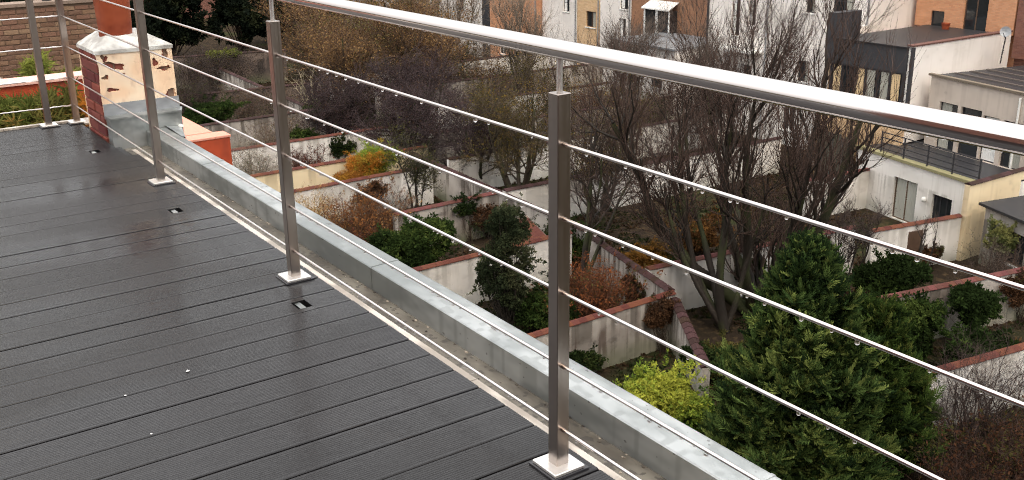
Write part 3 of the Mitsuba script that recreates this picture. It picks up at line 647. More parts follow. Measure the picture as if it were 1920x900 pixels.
for a, b in ((yb0 - .1, (yb0 + yb1) / 2 - .03), ((yb0 + yb1) / 2 + .03, yb1 + .1)):
    part(bay, 'roof', ([(48.55, a, zb1), (48.55, b, zb1), (49.49, b, zb1 + .55), (49.49, a, zb1 + .55), (48.55, a, zb1 + .08), (48.55, b, zb1 + .08)], [[4, 5, 2, 3], [0, 1, 5, 4], [0, 4, 3, 3], [1, 2, 5, 5]]), 'white_frame')
part(D, 'white_extension', boxm(44.4, 49.48, 46.5, 52.6, G, -8.75), 'facade_white')
part(D, 'extension_roof', boxm(44.2, 49.47, 46.4, 52.7, -8.75, -8.62), 'lead')
for u in (47.6, 50.0): window(D, frame_M(44.39, 0), u, u + 0.9, -11.3, -9.7, 1, 1, 'dark_frame', back=-0.03)
add_house('narrow white house with small dark windows left of the brick house', 49.5, 56.65, 60.2, 'facade_white', 0.6, [(57.0, 57.9, -7.5, -6.2, 'dark_frame'), (57.2, 58.0, -9.6, -8.2, 'dark_frame')], 'white_house')
add_house('sand coloured house between two narrow white houses', 49.5, 60.25, 63.0, 'tan_brick', 0.2, [(60.7, 61.9, -9.2, -8.0, 'brown_frame')], 'row_house')
add_house('narrow white house right of the plain orange brick gable', 49.5, 63.05, 67.6, 'facade_white', 0.8, [(64.0, 64.8, -8.3, -6.9, 'dark_frame')], 'white_house')
add_house('plain orange brick house with a dark grey downpipe strip at its left', 49.0, 67.7, 74.6, 'orange_brick', 1.5, [], 'brick_house')
A_, _m = add_house('pale grey rendered house farthest left above the top rail', 49.5, 75.9, 84.0, 'facade_white', 1.0, [(79.5, 80.5, -9.6, -8.0, 'dark_frame')], 'row_house')
part(A_, 'strip', MB().box(49.0, 49.5, 74.65, 75.85, G, 0.5).mesh(), 'cladding', label='dark blue grey recess with downpipe')
for i, (y0, y1, mt, lb) in enumerate(((84.1, 90, 'brown_brick', 'far brown brick house behind the pale branches'), (90.1, 96, 'facade_white', 'far white house behind the twiggy trees'), (96.1, 103, 'grimy_render', 'farthest grey house at the end of the row'))):
    add_house(lb, 49.5, y0, y1, mt, 0.5, [(y0 + 1, y0 + 2, -9.5, -7.8, 'dark_frame'), (y0 + 3.5, y0 + 4.5, -9.5, -7.8, 'dark_frame')], 'row_house')
far = thing('row_house', 'dark far row of houses behind the evergreens', 'house')
shell(far, -20, 48, 122, 132, G, -2.0, 'dark_brick'); part(far, 'roof', ([(-20, 121.5, -2), (48, 121.5, -2), (48, 127, 1.5), (-20, 127, 1.5), (48, 132.5, -2), (-20, 132.5, -2)], [[0, 1, 2, 3], [3, 2, 4, 5]]), 'bitumen')

outb = thing('outhouse', 'mossy little outhouse with black roof at the right picture edge', 'outhouse')
MO = frame_M(35.75, 17.4, 20)
facade(outb, MO, 0, 2.9, G, -11.05, [(0.5, -12.9, 1.6, -11.6), (2.15, -12.6, 2.45, -11.5)], 'grimy_render', 0.2)
window(outb, MO, 0.5, 1.6, -12.9, -11.6, 2, 1, 'brown_frame', back=0.08); window(outb, MO, 2.15, 2.45, -12.6, -11.5, 1, 1, 'dark_frame', back=0.08, sill=False)
part(outb, 'body', moved(boxm(0, 2.9, 0.21, 2.4, G, -11.05), MO), 'grimy_render')
part(outb, 'roof', moved((np.array([(-0.15, -0.2, -11.04), (3.1, -0.2, -11.04), (3.1, 2.6, -10.9), (-0.15, 2.6, -10.9), (-0.15, -0.2, -10.93), (3.1, -0.2, -10.93), (3.1, 2.6, -10.79), (-0.15, 2.6, -10.79)]), [[0, 1, 2, 3], [4, 5, 6, 7], [0, 1, 5, 4], [1, 2, 6, 5], [2, 3, 7, 6], [3, 0, 4, 7]]), MO), 'bitumen')
lean = thing('fence', 'dark ivy grown fence panel before the tan brick wall', 'fence')
for i in range(11):
    part(lean, 'board', boxm(39.3 + 0.008 * (i % 2), 39.34 + 0.008 * (i % 2), 28.6 + 0.2 * i, 28.79 + 0.2 * i, G, -10.25 + 0.03 * (i % 3) - 0.05 * i * (i < 4)), 'matte', color=np.full((8, 3), (0.055 + 0.01 * (i % 3), 0.055 + 0.01 * (i % 3), 0.05)))

# ------------------------------------------------------------------ vegetation
def grow(P0, D0, L, n, wander, up, rng):
    P = [P0]; D = []; d = norm(D0)
    step = (np.broadcast_to(L, (len(P0),)) / n)[:, None]
    for i in range(n):
        d = norm(d + wander * rng.normal(0, 1, d.shape) + np.array([0, 0, up]))
        D.append(d); P.append(P[-1] + d * step)
    return np.stack(P, 1), np.stack(D, 1)
def sprout(P, D, R, k, t0, t1, angle, rng, ratio):
    B, n1, _ = P.shape; n = n1 - 1
    b = np.repeat(np.arange(B), k); t = rng.uniform(t0, t1, len(b)) ** 0.85 * n * 0.999
    i = np.minimum(t.astype(int), n - 1); f = (t - i)[:, None]
    p = P[b, i] * (1 - f) + P[b, i + 1] * f; d = D[b, i]
    r = (R[b, i] * (1 - f[:, 0]) + R[b, i + 1] * f[:, 0]) * ratio
    s = norm(np.cross(d, rng.normal(0, 1, d.shape)))
    a = np.radians(np.clip(rng.normal(angle, angle * 0.3, len(b)), 8, 110))[:, None]
    return p, d * np.cos(a) + s * np.sin(a), r
def bare_tree(name, label, cat, base, stems, levels, color, rng, twig_color=None, group=None, rough_sides=(8, 6, 5, 3, 3, 3), leaves=None):
    """stems: list of (direction, length, radius, n, wander, up); levels: (k, length, n, angle, wander, up, ratio, t0, t1)"""
    t = thing(name, label, cat, group)
    Ps, Ds, Rs, Bs = [], [], [], MB()
    base = np.array(base, float); color = np.array(color); tw_ = np.array(twig_color if twig_color is not None else color)
    for (d, L, r, n, wa, up) in stems:
        P, D = grow(base[None] + rng.normal(0, 0.04, (1, 3)) * [1, 1, 0], np.array([d], float), L, n, wa, up, rng)
        Ps.append(P[0]); Ds.append(D[0]); Rs.append(r * np.linspace(1, 0.32, n + 1))
        v, f = tubes(P, Rs[-1][None] * (1 + 0.10 * rng.normal(0, 1, (1, n + 1))), rough_sides[0]); k = rng.uniform(0.75, 1.25)
        nz = meshkit.fbm(v * [6, 6, 2])[:, None]; moss = meshkit.fbm(v * 2 + 9)[:, None]
        c = color * (0.55 + 0.9 * nz) * k
        c = np.where(moss > 0.55, c * 0.5 + np.array([0.035, 0.045, 0.014]) * 0.8, c)
        Bs.add(v, f, c)
    Bs.put(t, 'trunk', 'bark', True)
    groups = [(np.array([p]), np.array([d]), np.array([r])) for p, d, r in zip(Ps, Ds, Rs)]
    Cs = MB(); tips = []
    for li, (k, L, n, ang, wa, up, ratio, t0, t1) in enumerate(levels):
        new = []
        for (P, D, R) in groups:
            p, d, r = sprout(P, D, R, k, t0, t1, ang, rng, ratio)
            LL = L * rng.uniform(0.55, 1.2, len(p)); r = np.maximum(r, 0.009)
            P2, D2 = grow(p, d, LL, n, wa, up, rng)
            R2 = r[:, None] * np.linspace(1, 0.35, n + 1)
            new.append((P2, D2, R2))
        P = np.concatenate([a for a, _, _ in new]); D = np.concatenate([a for _, a, _ in new]); R = np.concatenate([a for _, _, a in new])
        groups = [(P, D, R)]
        sides = rough_sides[min(li + 1, 5)]
        v, f = tubes(P, R, sides)
        q = li / max(1, len(levels) - 1)
        c = (color * (1 - q) + tw_ * q) * np.repeat(rng.uniform(0.6, 1.4, len(P)), (n + 1) * sides)[:, None]
        Cs.add(v, f, c)
        if li >= len(levels) - 1: tips = P[:, 1:].reshape(-1, 3)
    Cs.put(t, 'branches', 'bark', True)
    if leaves:
        cnt, size, pal, jit = leaves
        q = tips[rng.integers(0, len(tips), cnt)] + rng.normal(0, jit, (cnt, 3))
        scatter(t, q, size, pal, rng, 'foliage')
    return t

# leaf templates: (vertices, faces); x forward, z up
DIAMOND = (np.array([(0, 0, 0), (0.5, -0.26, 0.06), (1, 0, -0.05), (0.5, 0.26, 0.06)]), np.array([[0, 1, 2], [0, 2, 3]]))
def clump_template(n, seed, w=0.22):
    r = np.random.default_rng(seed); m = MB()
    for i in range(n):
        d = norm(r.normal(0, 1, 3) + [0.6, 0, 0.2]); s = norm(np.cross(d, r.normal(0, 1, 3))); l = r.uniform(0.6, 1.1); o = r.normal(0, 0.12, 3)
        m.add([o, o + d * l * .5 + s * w * l, o + d * l, o + d * l * .5 - s * w * l], [[0, 1, 2], [0, 2, 3]])
    return m.mesh()
CLUMP = clump_template(6, 3)
NEEDLE = clump_template(9, 4, 0.07)
def frond_template(n=8, seed=1):
    r = np.random.default_rng(seed); m = MB()
    m.add([(0, -0.014, 0), (0, 0.014, 0), (1, 0, -0.22)], [[0, 1, 2]])
    for i in range(n):
        x = 0.06 + 0.9 * i / (n - 1); z = -0.22 * x * x
        for s in (-1, 1):
            L = (0.46 * (1 - x) + 0.12) * r.uniform(0.75, 1.25); a = r.uniform(0.4, 0.75)
            tip = (x + L * math.cos(a), s * L * math.sin(a), z - 0.05 - r.uniform(0, 0.16))
            m.add([(x - 0.015, 0, z), (x + L * .45, s * (L * .34 + .028), z - .02), tip, (x + L * .45 + .03, s * (L * .34 - .022), z - .03)], [[0, 1, 2], [0, 2, 3]])
    return m.mesh()
FROND = frond_template()

def scatter(parent, pts, size, pal, rng, name='foliage', tmpl=DIAMOND, fwd=None, spread=1.0, mat='leaf', kind=None, shade=0.35, drift=1.0):
    """leaves (template copies) at pts; fwd: preferred direction per point; pal: list of (weight, rgb)"""
    n = len(pts); tv, tf = tmpl
    x = rng.normal(0, 1, (n, 3)) * spread + (0 if fwd is None else fwd); x = norm(x)
    s = norm(np.cross(x, rng.normal(0, 1, (n, 3)) * 0.6 + [0, 0, 1])); z = np.cross(x, s)
    sz = size * rng.uniform(0.6, 1.35, n)
    V = pts[:, None] + sz[:, None, None] * (tv[None, :, :1] * x[:, None] + tv[None, :, 1:2] * s[:, None] + tv[None, :, 2:] * z[:, None])
    F = (np.arange(n)[:, None, None] * len(tv) + tf[None]).reshape(-1, 3)
    w = np.array([p[0] for p in pal], float); C = np.array([p[1] for p in pal])
    patch = meshkit.noise(pts * 0.9 + 3.3)                                           # colours drift in patches through the plant
    u = np.clip(0.5 + (patch * 1.5 - 0.75) * drift + rng.normal(0, 0.16 + 0.18 * (1 - drift), n), 0, 0.999)
    idx = np.searchsorted(np.cumsum(w) / w.sum(), u)
    c = C[np.minimum(idx, len(C) - 1)] * rng.uniform(1 - shade, 1 + shade, n)[:, None]
    return part(parent, name, (V.reshape(-1, 3), F), mat, color=np.clip(np.repeat(c, len(tv), 0), 0, 1), kind=kind)

def blob_points(c, r, n, rng, gap=0.42, freq=1.6, hollow=0.35):
    """points filling an uneven bush made of several lobes, with gaps and stray shoots"""
    r = np.asarray(r, float); K = 7
    sc = norm(rng.normal(0, 1, (K, 3))) * rng.uniform(0.35, 0.72, (K, 1)); sc[0] = 0; sr = rng.uniform(0.32, 0.58, K); sr[0] = 0.66
    w = sr ** 2; k = rng.choice(K, n * 5, p=w / w.sum())
    q = norm(rng.normal(0, 1, (n * 5, 3)))
    bump = 0.66 + 0.68 * meshkit.fbm(q * 2.3 + sc[k] * 9 + np.array(c), 3)[:, None]
    q = sc[k] + q * (rng.uniform(hollow ** 3, 1, (n * 5, 1)) ** (1 / 3)) * bump * sr[k][:, None]
    p = q * r
    keep = meshkit.fbm((p + c) * freq / max(0.4, r.min()) * 1.2, 3) > gap
    p = p[keep][:n]
    m = max(3, n // 160)                                                          # shoots that stick out
    d = norm(rng.normal(0, 1, (m, 3)) + [0, 0, 0.7]); L = rng.uniform(0.95, 1.3, (m, 1, 1)) * np.linspace(0.7, 1, 7)[None, :, None]
    sh = (d[:, None] * L * r + rng.normal(0, 0.02, (m, 7, 3)) * r).reshape(-1, 3)
    p = np.vstack([p, sh])
    return p + c, norm(p / r)

def shrub(name, label, cat, c, r, n, size, pal, rng, tmpl=CLUMP, up=0.5, twigs=60, twig_col=(0.05, 0.035, 0.025), gap=0.42, group=None, spread=0.9, freq=1.6, hollow=0.35):
    t = thing(name, label, cat, group)
    c = np.array(c, float); r = np.array(r, float)
    p, o = blob_points(c, r, n, rng, gap, freq, hollow)
    base = np.array([c[0], c[1], G]) if c[2] < -6 else np.array([c[0], c[1], c[2] - r[2]])
    k = p[rng.integers(0, len(p), twigs)]
    s = base + rng.normal(0, 0.10, (twigs, 3)) * [1, 1, 0]
    P = np.stack([s, s * 0.55 + k * 0.45 + rng.normal(0, 0.08, s.shape), k], 1)
    R = np.stack([np.full(twigs, 0.022), np.full(twigs, 0.013), np.full(twigs, 0.005)], 1) * max(0.5, min(r))
    m = MB(); m.add(*tubes(P, R, 4), np.array(twig_col)); m.put(t, 'stems', 'bark', True)
    scatter(t, p, size, pal, rng, tmpl=tmpl, fwd=o * 0.8 + [0, 0, up], spread=spread)
    return t

def twig_bush(name, label, c, r, n, color, rng, L=0.6, leaves=None, group=None, cat='shrub', wander=0.25):
    """leafless shrub: many stems from the ground fanning out and branching"""
    t = thing(name, label, cat, group); c = np.array(c, float)
    base = np.array([c[0], c[1], G]) + rng.normal(0, 1, (n, 3)) * [r[0] * .45, r[1] * .45, 0]
    H = (c[2] + r[2] - G)
    d = norm(rng.normal(0, 0.42, (n, 3)) * [1, 1, 0] + [0, 0, 1])
    P, D = grow(base, d, H * rng.uniform(0.6, 1.05, n), 6, wander * 0.5, 0.05, rng); R = np.linspace(0.018, 0.006, 7)[None] * rng.uniform(.7, 1.4, (n, 1))
    m = MB(); col = np.array(color)
    def add(P, R, s): m.add(*tubes(P, R, s), col * np.repeat(rng.uniform(0.5, 1.5, len(P)), P.shape[1] * s)[:, None])
    add(P, R, 4)
    tips = None
    for k, l, ra in ((7, L, 0.55), (6, L * 0.55, 0.6)):
        p, d, r_ = sprout(P, D, R, k, 0.25, 1, 38, rng, ra); P, D = grow(p, d, l * rng.uniform(.5, 1.3, len(p)), 4, wander, 0.06, rng)
        R = np.maximum(r_, 0.0035)[:, None] * np.linspace(1, 0.4, 5); add(P, R, 3); tips = P[:, 1:].reshape(-1, 3)
    m.put(t, 'stems', 'bark', True)
    if leaves:
        cnt, size, pal = leaves
        scatter(t, tips[rng.integers(0, len(tips), cnt)] + rng.normal(0, 0.03, (cnt, 3)), size, pal, rng)
    return t

DK = ((3, (0.018, 0.030, 0.010)), (3, (0.030, 0.050, 0.014)), (1, (0.060, 0.085, 0.022)))
R_ = np.random.default_rng

# --- the conifer
r5 = R_(51)
con = thing('conifer', 'large feathery green conifer in the right foreground garden', 'conifer')
def conifer(t, base, H, W, nb, pal, r5, seed=1):
    b0 = np.array(base, float)
    m = MB(); v, f = tube([b0, b0 + (0.06, 0.03, H * .5), b0 + (0.0, 0.05, H * .97)], [0.16, 0.1, 0.012], 10); m.add(v, f, (0.07, 0.05, 0.035)); m.put(t, 'trunk', 'bark', False)
    h = np.sort(r5.uniform(0.03, 0.985, nb)); az = np.arange(nb) * 2.39996 + r5.normal(0, 0.3, nb)
    prof = W * (1 - h) ** 0.6 * (0.35 + 0.65 * np.minimum(1, h / 0.10 + 0.7)) * r5.uniform(0.62, 1.16, nb) + 0.12
    p0 = b0 + np.stack([0 * h, 0 * h, h * H], 1)
    el = 0.12 + 0.9 * h ** 2 + r5.normal(0, 0.12, nb)
    d0 = np.stack([np.cos(az) * np.cos(el), np.sin(az) * np.cos(el), np.sin(el)], 1)
    P, D = grow(p0, d0, prof, 7, 0.10, 0.05, r5)
    Rr = 0.016 * prof[:, None] * np.linspace(1, 0.2, 8)
    m = MB(); m.add(*tubes(P, Rr, 4), (0.05, 0.034, 0.022)); m.put(t, 'branches', 'bark', True)
    # fronds along each branch, drooping a little, thicker outside
    pts, fw = [], []
    for _ in range(1):
        k = 74
        b = np.repeat(np.arange(nb), k); u = r5.uniform(0.12, 1.0, len(b)) ** 0.75 * 6.99; i = u.astype(int); fr = (u - i)[:, None]
        q = P[b, i] * (1 - fr) + P[b, i + 1] * fr; dd = D[b, np.minimum(i, 6)]
        side = norm(np.cross(dd, [0, 0, 1.0])) * r5.choice([-1, 1], len(b))[:, None]
        keep = r5.random(len(b)) < np.clip(0.25 + 0.75 * prof[b] / W * 1.6, 0, 1)
        pts.append((q + r5.normal(0, 0.05, q.shape))[keep]); fw.append((dd * 0.9 + side * r5.uniform(0.1, 1.3, (len(b), 1)) + r5.normal(0, .25, q.shape) + [0, 0, 0.05])[keep])
    pts = np.vstack(pts); fw = norm(np.vstack(fw))
    return scatter(t, pts, 0.36, pal, r5, tmpl=FROND, fwd=fw * 3, spread=0.55, shade=0.4, drift=0.35)
PALC = ((2, (0.016, 0.030, 0.013)), (3, (0.038, 0.068, 0.022)), (3, (0.088, 0.135, 0.040)), (3, (0.18, 0.225, 0.065)))
conifer(con, (17.5, 13.15, G), 6.5, 2.45, 330, PALC, r5)
con2 = thing('conifer', 'lower paler conifer spreading right of the big feathery conifer', 'conifer')
conifer(con2, (20.2, 13.0, G), 4.3, 2.0, 210, ((2, (0.02, 0.036, 0.012)), (3, (0.055, 0.09, 0.022)), (2, (0.13, 0.155, 0.04))), R_(52))

# --- the big bare tree and its neighbour
def ring(n, tilt, L, r, seed, wa=0.07, up=0.10, nseg=12, lean=(0, 0)):
    rr = R_(seed); out = []
    for i in range(n):
        a = 2 * np.pi * (i + rr.uniform(-.3, .3)) / n; q = tilt * rr.uniform(0.5, 1.3)
        out.append(((math.cos(a) * q + lean[0], math.sin(a) * q + lean[1], 1.0), L * rr.uniform(0.75, 1.1), r * rr.uniform(0.75, 1.2), nseg, wa, up))
    return out
BARK = (0.021, 0.016, 0.012); TWIG = (0.066, 0.040, 0.032)
tr = bare_tree('bare_tree', 'big many stemmed bare tree with mossy trunk before the white houses', 'tree', (25.5, 21.8, G),
    [((0, 0, 1), 1.5, 0.30, 5, 0.04, 0.1)] + ring(7, 0.95, 9.2, 0.215, 3, 0.09, 0.11, lean=(-.12, .14)),
    [(9, 3.0, 7, 36, 0.11, 0.16, 0.52, 0.35, 1.0), (7, 1.9, 6, 30, 0.10, 0.15, 0.5, 0.15, 1.0), (7, 1.25, 5, 27, 0.08, 0.13, 0.6, 0.1, 1.0)], BARK, R_(61), TWIG)
bare_tree('bare_tree', 'leaning bare tree left of the big many stemmed bare tree', 'tree', (23.5, 21.4, G),
    [((-.06, .30, 1), 6.8, 0.19, 12, 0.06, 0.05), ((-.35, .75, 1), 7.4, 0.15, 12, 0.07, 0.10), ((0.10, .60, 1), 8.2, 0.14, 12, 0.07, 0.1), ((-.45, 0.35, 1), 5.8, 0.12, 12, 0.07, 0.1), ((.1, 1.0, 1), 7.6, 0.12, 12, 0.07, 0.1), ((.3, -.1, 1), 6.0, 0.11, 12, 0.07, 0.1)],
    [(9, 2.5, 7, 42, 0.10, 0.12, 0.5, 0.35, 1.0), (7, 1.4, 6, 36, 0.11, 0.1, 0.55, 0.15, 1.0), (6, 0.9, 5, 32, 0.1, 0.08, 0.6, 0.1, 1.0)], BARK, R_(62), TWIG)
bare_tree('bare_tree', 'slim bare tree right behind the nearest post, arching black branches', 'tree', (21.9, 27.2, G),
    [((.04, .06, 1), 6.6, 0.12, 12, 0.06, 0.08), ((.16, -.22, 1), 5.8, 0.09, 12, 0.08, 0.06), ((.3, .1, 1), 5.6, 0.09, 12, 0.09, 0.08)],
    [(11, 2.5, 7, 55, 0.14, 0.08, 0.5, 0.3, 1.0), (8, 1.3, 6, 40, 0.13, 0.06, 0.55, 0.15, 1.0), (6, 0.7, 4, 34, 0.1, 0.05, 0.6, 0.1, 1.0)], BARK, R_(63), TWIG)
OLV = ((3, (0.06, 0.055, 0.018)), (3, (0.11, 0.085, 0.024)), (2, (0.19, 0.12, 0.025)), (2, (0.035, 0.045, 0.016)))
bare_tree('half_bare_tree', 'half bare tree with yellowed leaves left of the nearest post', 'tree', (26.0, 37.5, G),
    ring(6, 0.5, 5.6, 0.12, 7), [(9, 2.0, 6, 45, 0.14, 0.1, 0.5, 0.25, 1.0), (8, 1.1, 5, 38, 0.13, 0.06, 0.55, 0.15, 1.0), (8, 0.6, 4, 34, 0.1, 0.05, 0.6, 0.1, 1.0)],
    (0.045, 0.034, 0.024), R_(64), (0.085, 0.062, 0.038), leaves=(9000, 0.085, OLV, 0.08))
bare_tree('half_bare_tree', 'half bare yellowing tree behind the nearest post and slim black tree', 'tree', (27.4, 33.0, G),
    ring(6, 0.5, 5.0, 0.11, 17), [(9, 1.9, 6, 45, 0.14, 0.1, 0.5, 0.25, 1.0), (8, 1.0, 5, 38, 0.13, 0.06, 0.55, 0.15, 1.0), (7, 0.6, 4, 34, 0.1, 0.05, 0.6, 0.1, 1.0)],
    (0.04, 0.03, 0.022), R_(164), (0.075, 0.055, 0.036), leaves=(6500, 0.085, OLV, 0.09))
PUR = (0.050, 0.032, 0.034)
for i, (x, y, h, lb) in enumerate(((25.2, 46.5, 4.2, 'dense dark purplish bare tree right of the lime green bush'), (27.5, 50.0, 4.6, 'dense dark bare tree behind the purplish one'), (23.6, 52.5, 3.4, 'low dense dark bare tree above the farther white garden wall'), (26.6, 41.8, 3.6, 'dark purplish bare tree before the yellowing tree'))):
    bare_tree('bare_tree', lb, 'tree', (x, y, G), ring(7, 0.75, h, 0.10, 20 + i), [(9, 1.8, 6, 50, 0.15, 0.06, 0.5, 0.2, 1.0), (9, 1.0, 5, 42, 0.14, 0.04, 0.55, 0.15, 1.0), (9, 0.6, 4, 36, 0.1, 0.03, 0.6, 0.1, 1.0)],
        (0.03, 0.022, 0.02), R_(70 + i), PUR, leaves=(2500, 0.10, ((2, (0.04, 0.022, 0.02)), (2, (0.05, 0.03, 0.02)), (1, (0.03, 0.035, 0.015))), 0.1))
BRN = ((3, (0.20, 0.12, 0.055)), (3, (0.27, 0.165, 0.075)), (2, (0.13, 0.07, 0.035)), (2, (0.14, 0.12, 0.05)))
for i, (x, y, h, lb) in enumerate(((28.6, 61.0, 6.0, 'brown leaved tree just right of the second post'), (32.5, 58.0, 6.2, 'tall brown leaved tree under the middle of the top rail'), (30.5, 69.0, 6.4, 'brown leaved tree behind the two nearer brown trees'), (35.5, 66.0, 6.4, 'olive brown leaved tree in front of the pale grey house'))):
    bare_tree('autumn_tree', lb, 'tree', (x, y, G), ring(6, 0.55, h, 0.13, 40 + i), [(9, 2.4, 6, 42, 0.12, 0.1, 0.5, 0.2, 1.0), (8, 1.4, 5, 38, 0.12, 0.06, 0.55, 0.15, 1.0), (7, 0.9, 4, 34, 0.1, 0.05, 0.6, 0.1, 1.0)],
        (0.06, 0.042, 0.03), R_(80 + i), (0.15, 0.09, 0.055), leaves=(9000, 0.14, BRN if i < 3 else OLV, 0.12))
LTW = (0.19, 0.15, 0.115)
for i, (x, y, h, lb) in enumerate(((38.5, 55.0, 6.6, 'bare pale twigged tree before the sand coloured house'), (38.0, 63.5, 6.6, 'bare pale twigged tree before the plain orange brick house'), (41.5, 47.5, 5.0, 'bare thin tree before the white extension of the bay window house'), (40.5, 73.0, 7.0, 'bare pale tree before the pale grey house'), (36.5, 78.0, 7.0, 'bare pale tree behind the brown leaved trees'), (39.5, 38.5, 6.0, 'bare upright tree before the white balcony house'))):
    bare_tree('bare_tree', lb, 'tree', (x, y, G), ring(6, 0.40, h, 0.11, 60 + i), [(9, 2.2, 6, 36, 0.10, 0.14, 0.5, 0.2, 1.0), (8, 1.3, 5, 32, 0.10, 0.1, 0.55, 0.15, 1.0), (7, 0.8, 4, 30, 0.1, 0.08, 0.6, 0.1, 1.0)],
        (0.06, 0.048, 0.04), R_(90 + i), LTW if i not in (2, 5) else (0.11, 0.085, 0.07))
bare_tree('bare_tree', 'small dark bare tree with olive tuft before the stained pale wall', 'tree', (20.2, 37.6, G), [((.02, .0, 1), 3.3, 0.085, 9, 0.10, 0.05), ((.25, -.3, 1), 2.8, 0.06, 9, 0.1, 0.05), ((.35, .3, 1), 3.9, 0.06, 9, 0.1, 0.08)],
    [(8, 1.2, 6, 45, 0.16, 0.1, 0.5, 0.4, 1.0), (7, 0.7, 5, 40, 0.14, 0.05, 0.55, 0.2, 1.0), (6, 0.4, 4, 34, 0.1, 0.05, 0.6, 0.1, 1.0)], (0.022, 0.018, 0.016), R_(101), (0.05, 0.042, 0.03), leaves=(2600, 0.09, ((2, (0.045, 0.05, 0.02)), (2, (0.07, 0.065, 0.024)), (1, (0.03, 0.035, 0.015))), 0.10))
bare_tree('bare_tree', 'small pruned bare tree before the white wall with brown door', 'tree', (33.6, 20.6, G), [((0, 0, 1), 1.6, 0.075, 6, 0.05, 0.1), ((.05, .25, 1), 2.2, 0.05, 6, 0.07, 0.1), ((.1, -.35, 1), 2.0, 0.05, 6, 0.07, 0.1)],
    [(5, 0.8, 5, 45, 0.12, 0.2, 0.55, 0.5, 1.0), (4, 0.4, 4, 35, 0.1, 0.1, 0.6, 0.3, 1.0)], (0.028, 0.022, 0.018), R_(102), (0.05, 0.035, 0.03))
bare_tree('bare_tree', 'small bare tree right of the big tree trunk and above the conifer', 'tree', (29.6, 21.2, G), ring(4, 0.5, 2.6, 0.06, 5), [(7, 1.0, 6, 42, 0.13, 0.12, 0.5, 0.3, 1.0), (7, 0.6, 5, 36, 0.12, 0.1, 0.55, 0.2, 1.0), (5, 0.4, 4, 34, 0.1, 0.05, 0.6, 0.1, 1.0)], (0.028, 0.022, 0.018), R_(103), (0.06, 0.042, 0.036))
bare_tree('pale_tree', 'pale whitish branching small tree right of the second post', 'tree', (26.2, 61.5, G), ring(4, 0.5, 3.2, 0.07, 9), [(4, 1.4, 6, 48, 0.14, 0.05, 0.6, 0.3, 1.0), (4, 0.8, 5, 40, 0.14, 0.02, 0.7, 0.2, 1.0)], (0.34, 0.29, 0.20), R_(104), (0.34, 0.29, 0.20))
tv = twig_bush
# vines on the tan brick wall under the black extension
rv = R_(110); vt = thing('climbing_plant', 'leafless golden climber spread over the tan brick wall', 'climbing plant')
P, Dv = grow(np.stack([np.full(46, 41.1), rv.uniform(27.6, 33.2, 46), np.full(46, G)], 1), np.tile([0, 0.0, 1.0], (46, 1)), rv.uniform(2.2, 3.9, 46), 9, 0.16, 0.1, rv); P[:, :, 0] = 41.1 - np.abs(P[:, :, 0] - 41.1) * 0.5
Rv = np.linspace(0.03, 0.01, 10)[None].repeat(46, 0); m = MB(); m.add(*tubes(P, Rv, 4), (0.10, 0.06, 0.03))
p, d, r_ = sprout(P, Dv, Rv, 16, 0.1, 1, 50, rv, 0.6); P2, _ = grow(p, d, rv.uniform(0.4, 1.0, len(p)), 4, 0.16, 0.1, rv); P2[:, :, 0] = 41.1 - np.abs(P2[:, :, 0] - 41.1) * 0.5
m.add(*tubes(P2, np.maximum(r_, .007)[:, None] * np.linspace(1, .4, 5), 3), (0.16, 0.10, 0.05)); m.put(vt, 'stems', 'bark', True)

# --- shrubs
shrub('shrub', 'dark green flowering bush with a few white blooms behind the clean white wall', 'shrub', (16.6, 31.0, -11.75), (1.9, 1.5, 1.15), 5200, 0.17, DK + ((1, (0.08, 0.11, 0.03)),), R_(121))
k = 'shrub__bloom'; rb = R_(122); q, o = blob_points(np.array((16.6, 30.9, -11.7)), np.array((1.75, 1.45, 1.15)), 24, rb, hollow=0.95)
for i in range(7): part('shrub', 'bloom', (ico.vertices * rb.uniform(0.02, 0.04) * [1, 1, 0.6] + rb.normal(0, 0.006, ico.vertices.shape) + q[i] + o[i] * 0.06, ico.faces), 'matte', color=np.full((len(ico.vertices), 3), 0.7))
twig_bush('shrub', 'rusty brown twiggy shrub with dead leaves behind the zinc upstand', (16.9, 36.0, -11.7), (2.0, 1.3, 1.0), 95, (0.10, 0.05, 0.026), R_(123), 0.6, (5200, 0.10, ((3, (0.20, 0.085, 0.03)), (2, (0.11, 0.045, 0.022)), (2, (0.27, 0.15, 0.055)))))
twig_bush('shrub', 'straw coloured twiggy shrub against the white wall, left of the rusty one', (15.2, 38.3, -11.9), (1.3, 1.0, 0.9), 70, (0.30, 0.20, 0.08), R_(124), 0.55, (1500, 0.08, ((2, (0.36, 0.22, 0.07)), (2, (0.24, 0.12, 0.045)))))
twig_bush('shrub', 'dark rust low shrub at the foot of the straw coloured one', (15.6, 34.0, -12.3), (1.1, 0.9, 0.6), 60, (0.05, 0.025, 0.018), R_(125), 0.45, (2600, 0.10, ((2, (0.10, 0.035, 0.02)), (2, (0.06, 0.026, 0.016)))))
shrub('shrub', 'lime green bush turning orange at its foot between two garden walls', 'shrub', (21.0, 43.0, -11.45), (1.5, 1.0, 0.95), 3800, 0.15, ((3, (0.24, 0.30, 0.045)), (2, (0.16, 0.24, 0.04)), (2, (0.34, 0.24, 0.04)), (2, (0.40, 0.17, 0.03))), R_(126), NEEDLE, 0.9)
shrub('shrub', 'small orange bush at the left foot of the lime green bush', 'shrub', (19.5, 42.3, -12.0), (0.9, 0.7, 0.45), 1500, 0.14, ((2, (0.38, 0.20, 0.035)), (2, (0.30, 0.13, 0.03))), R_(127), NEEDLE, 0.9)
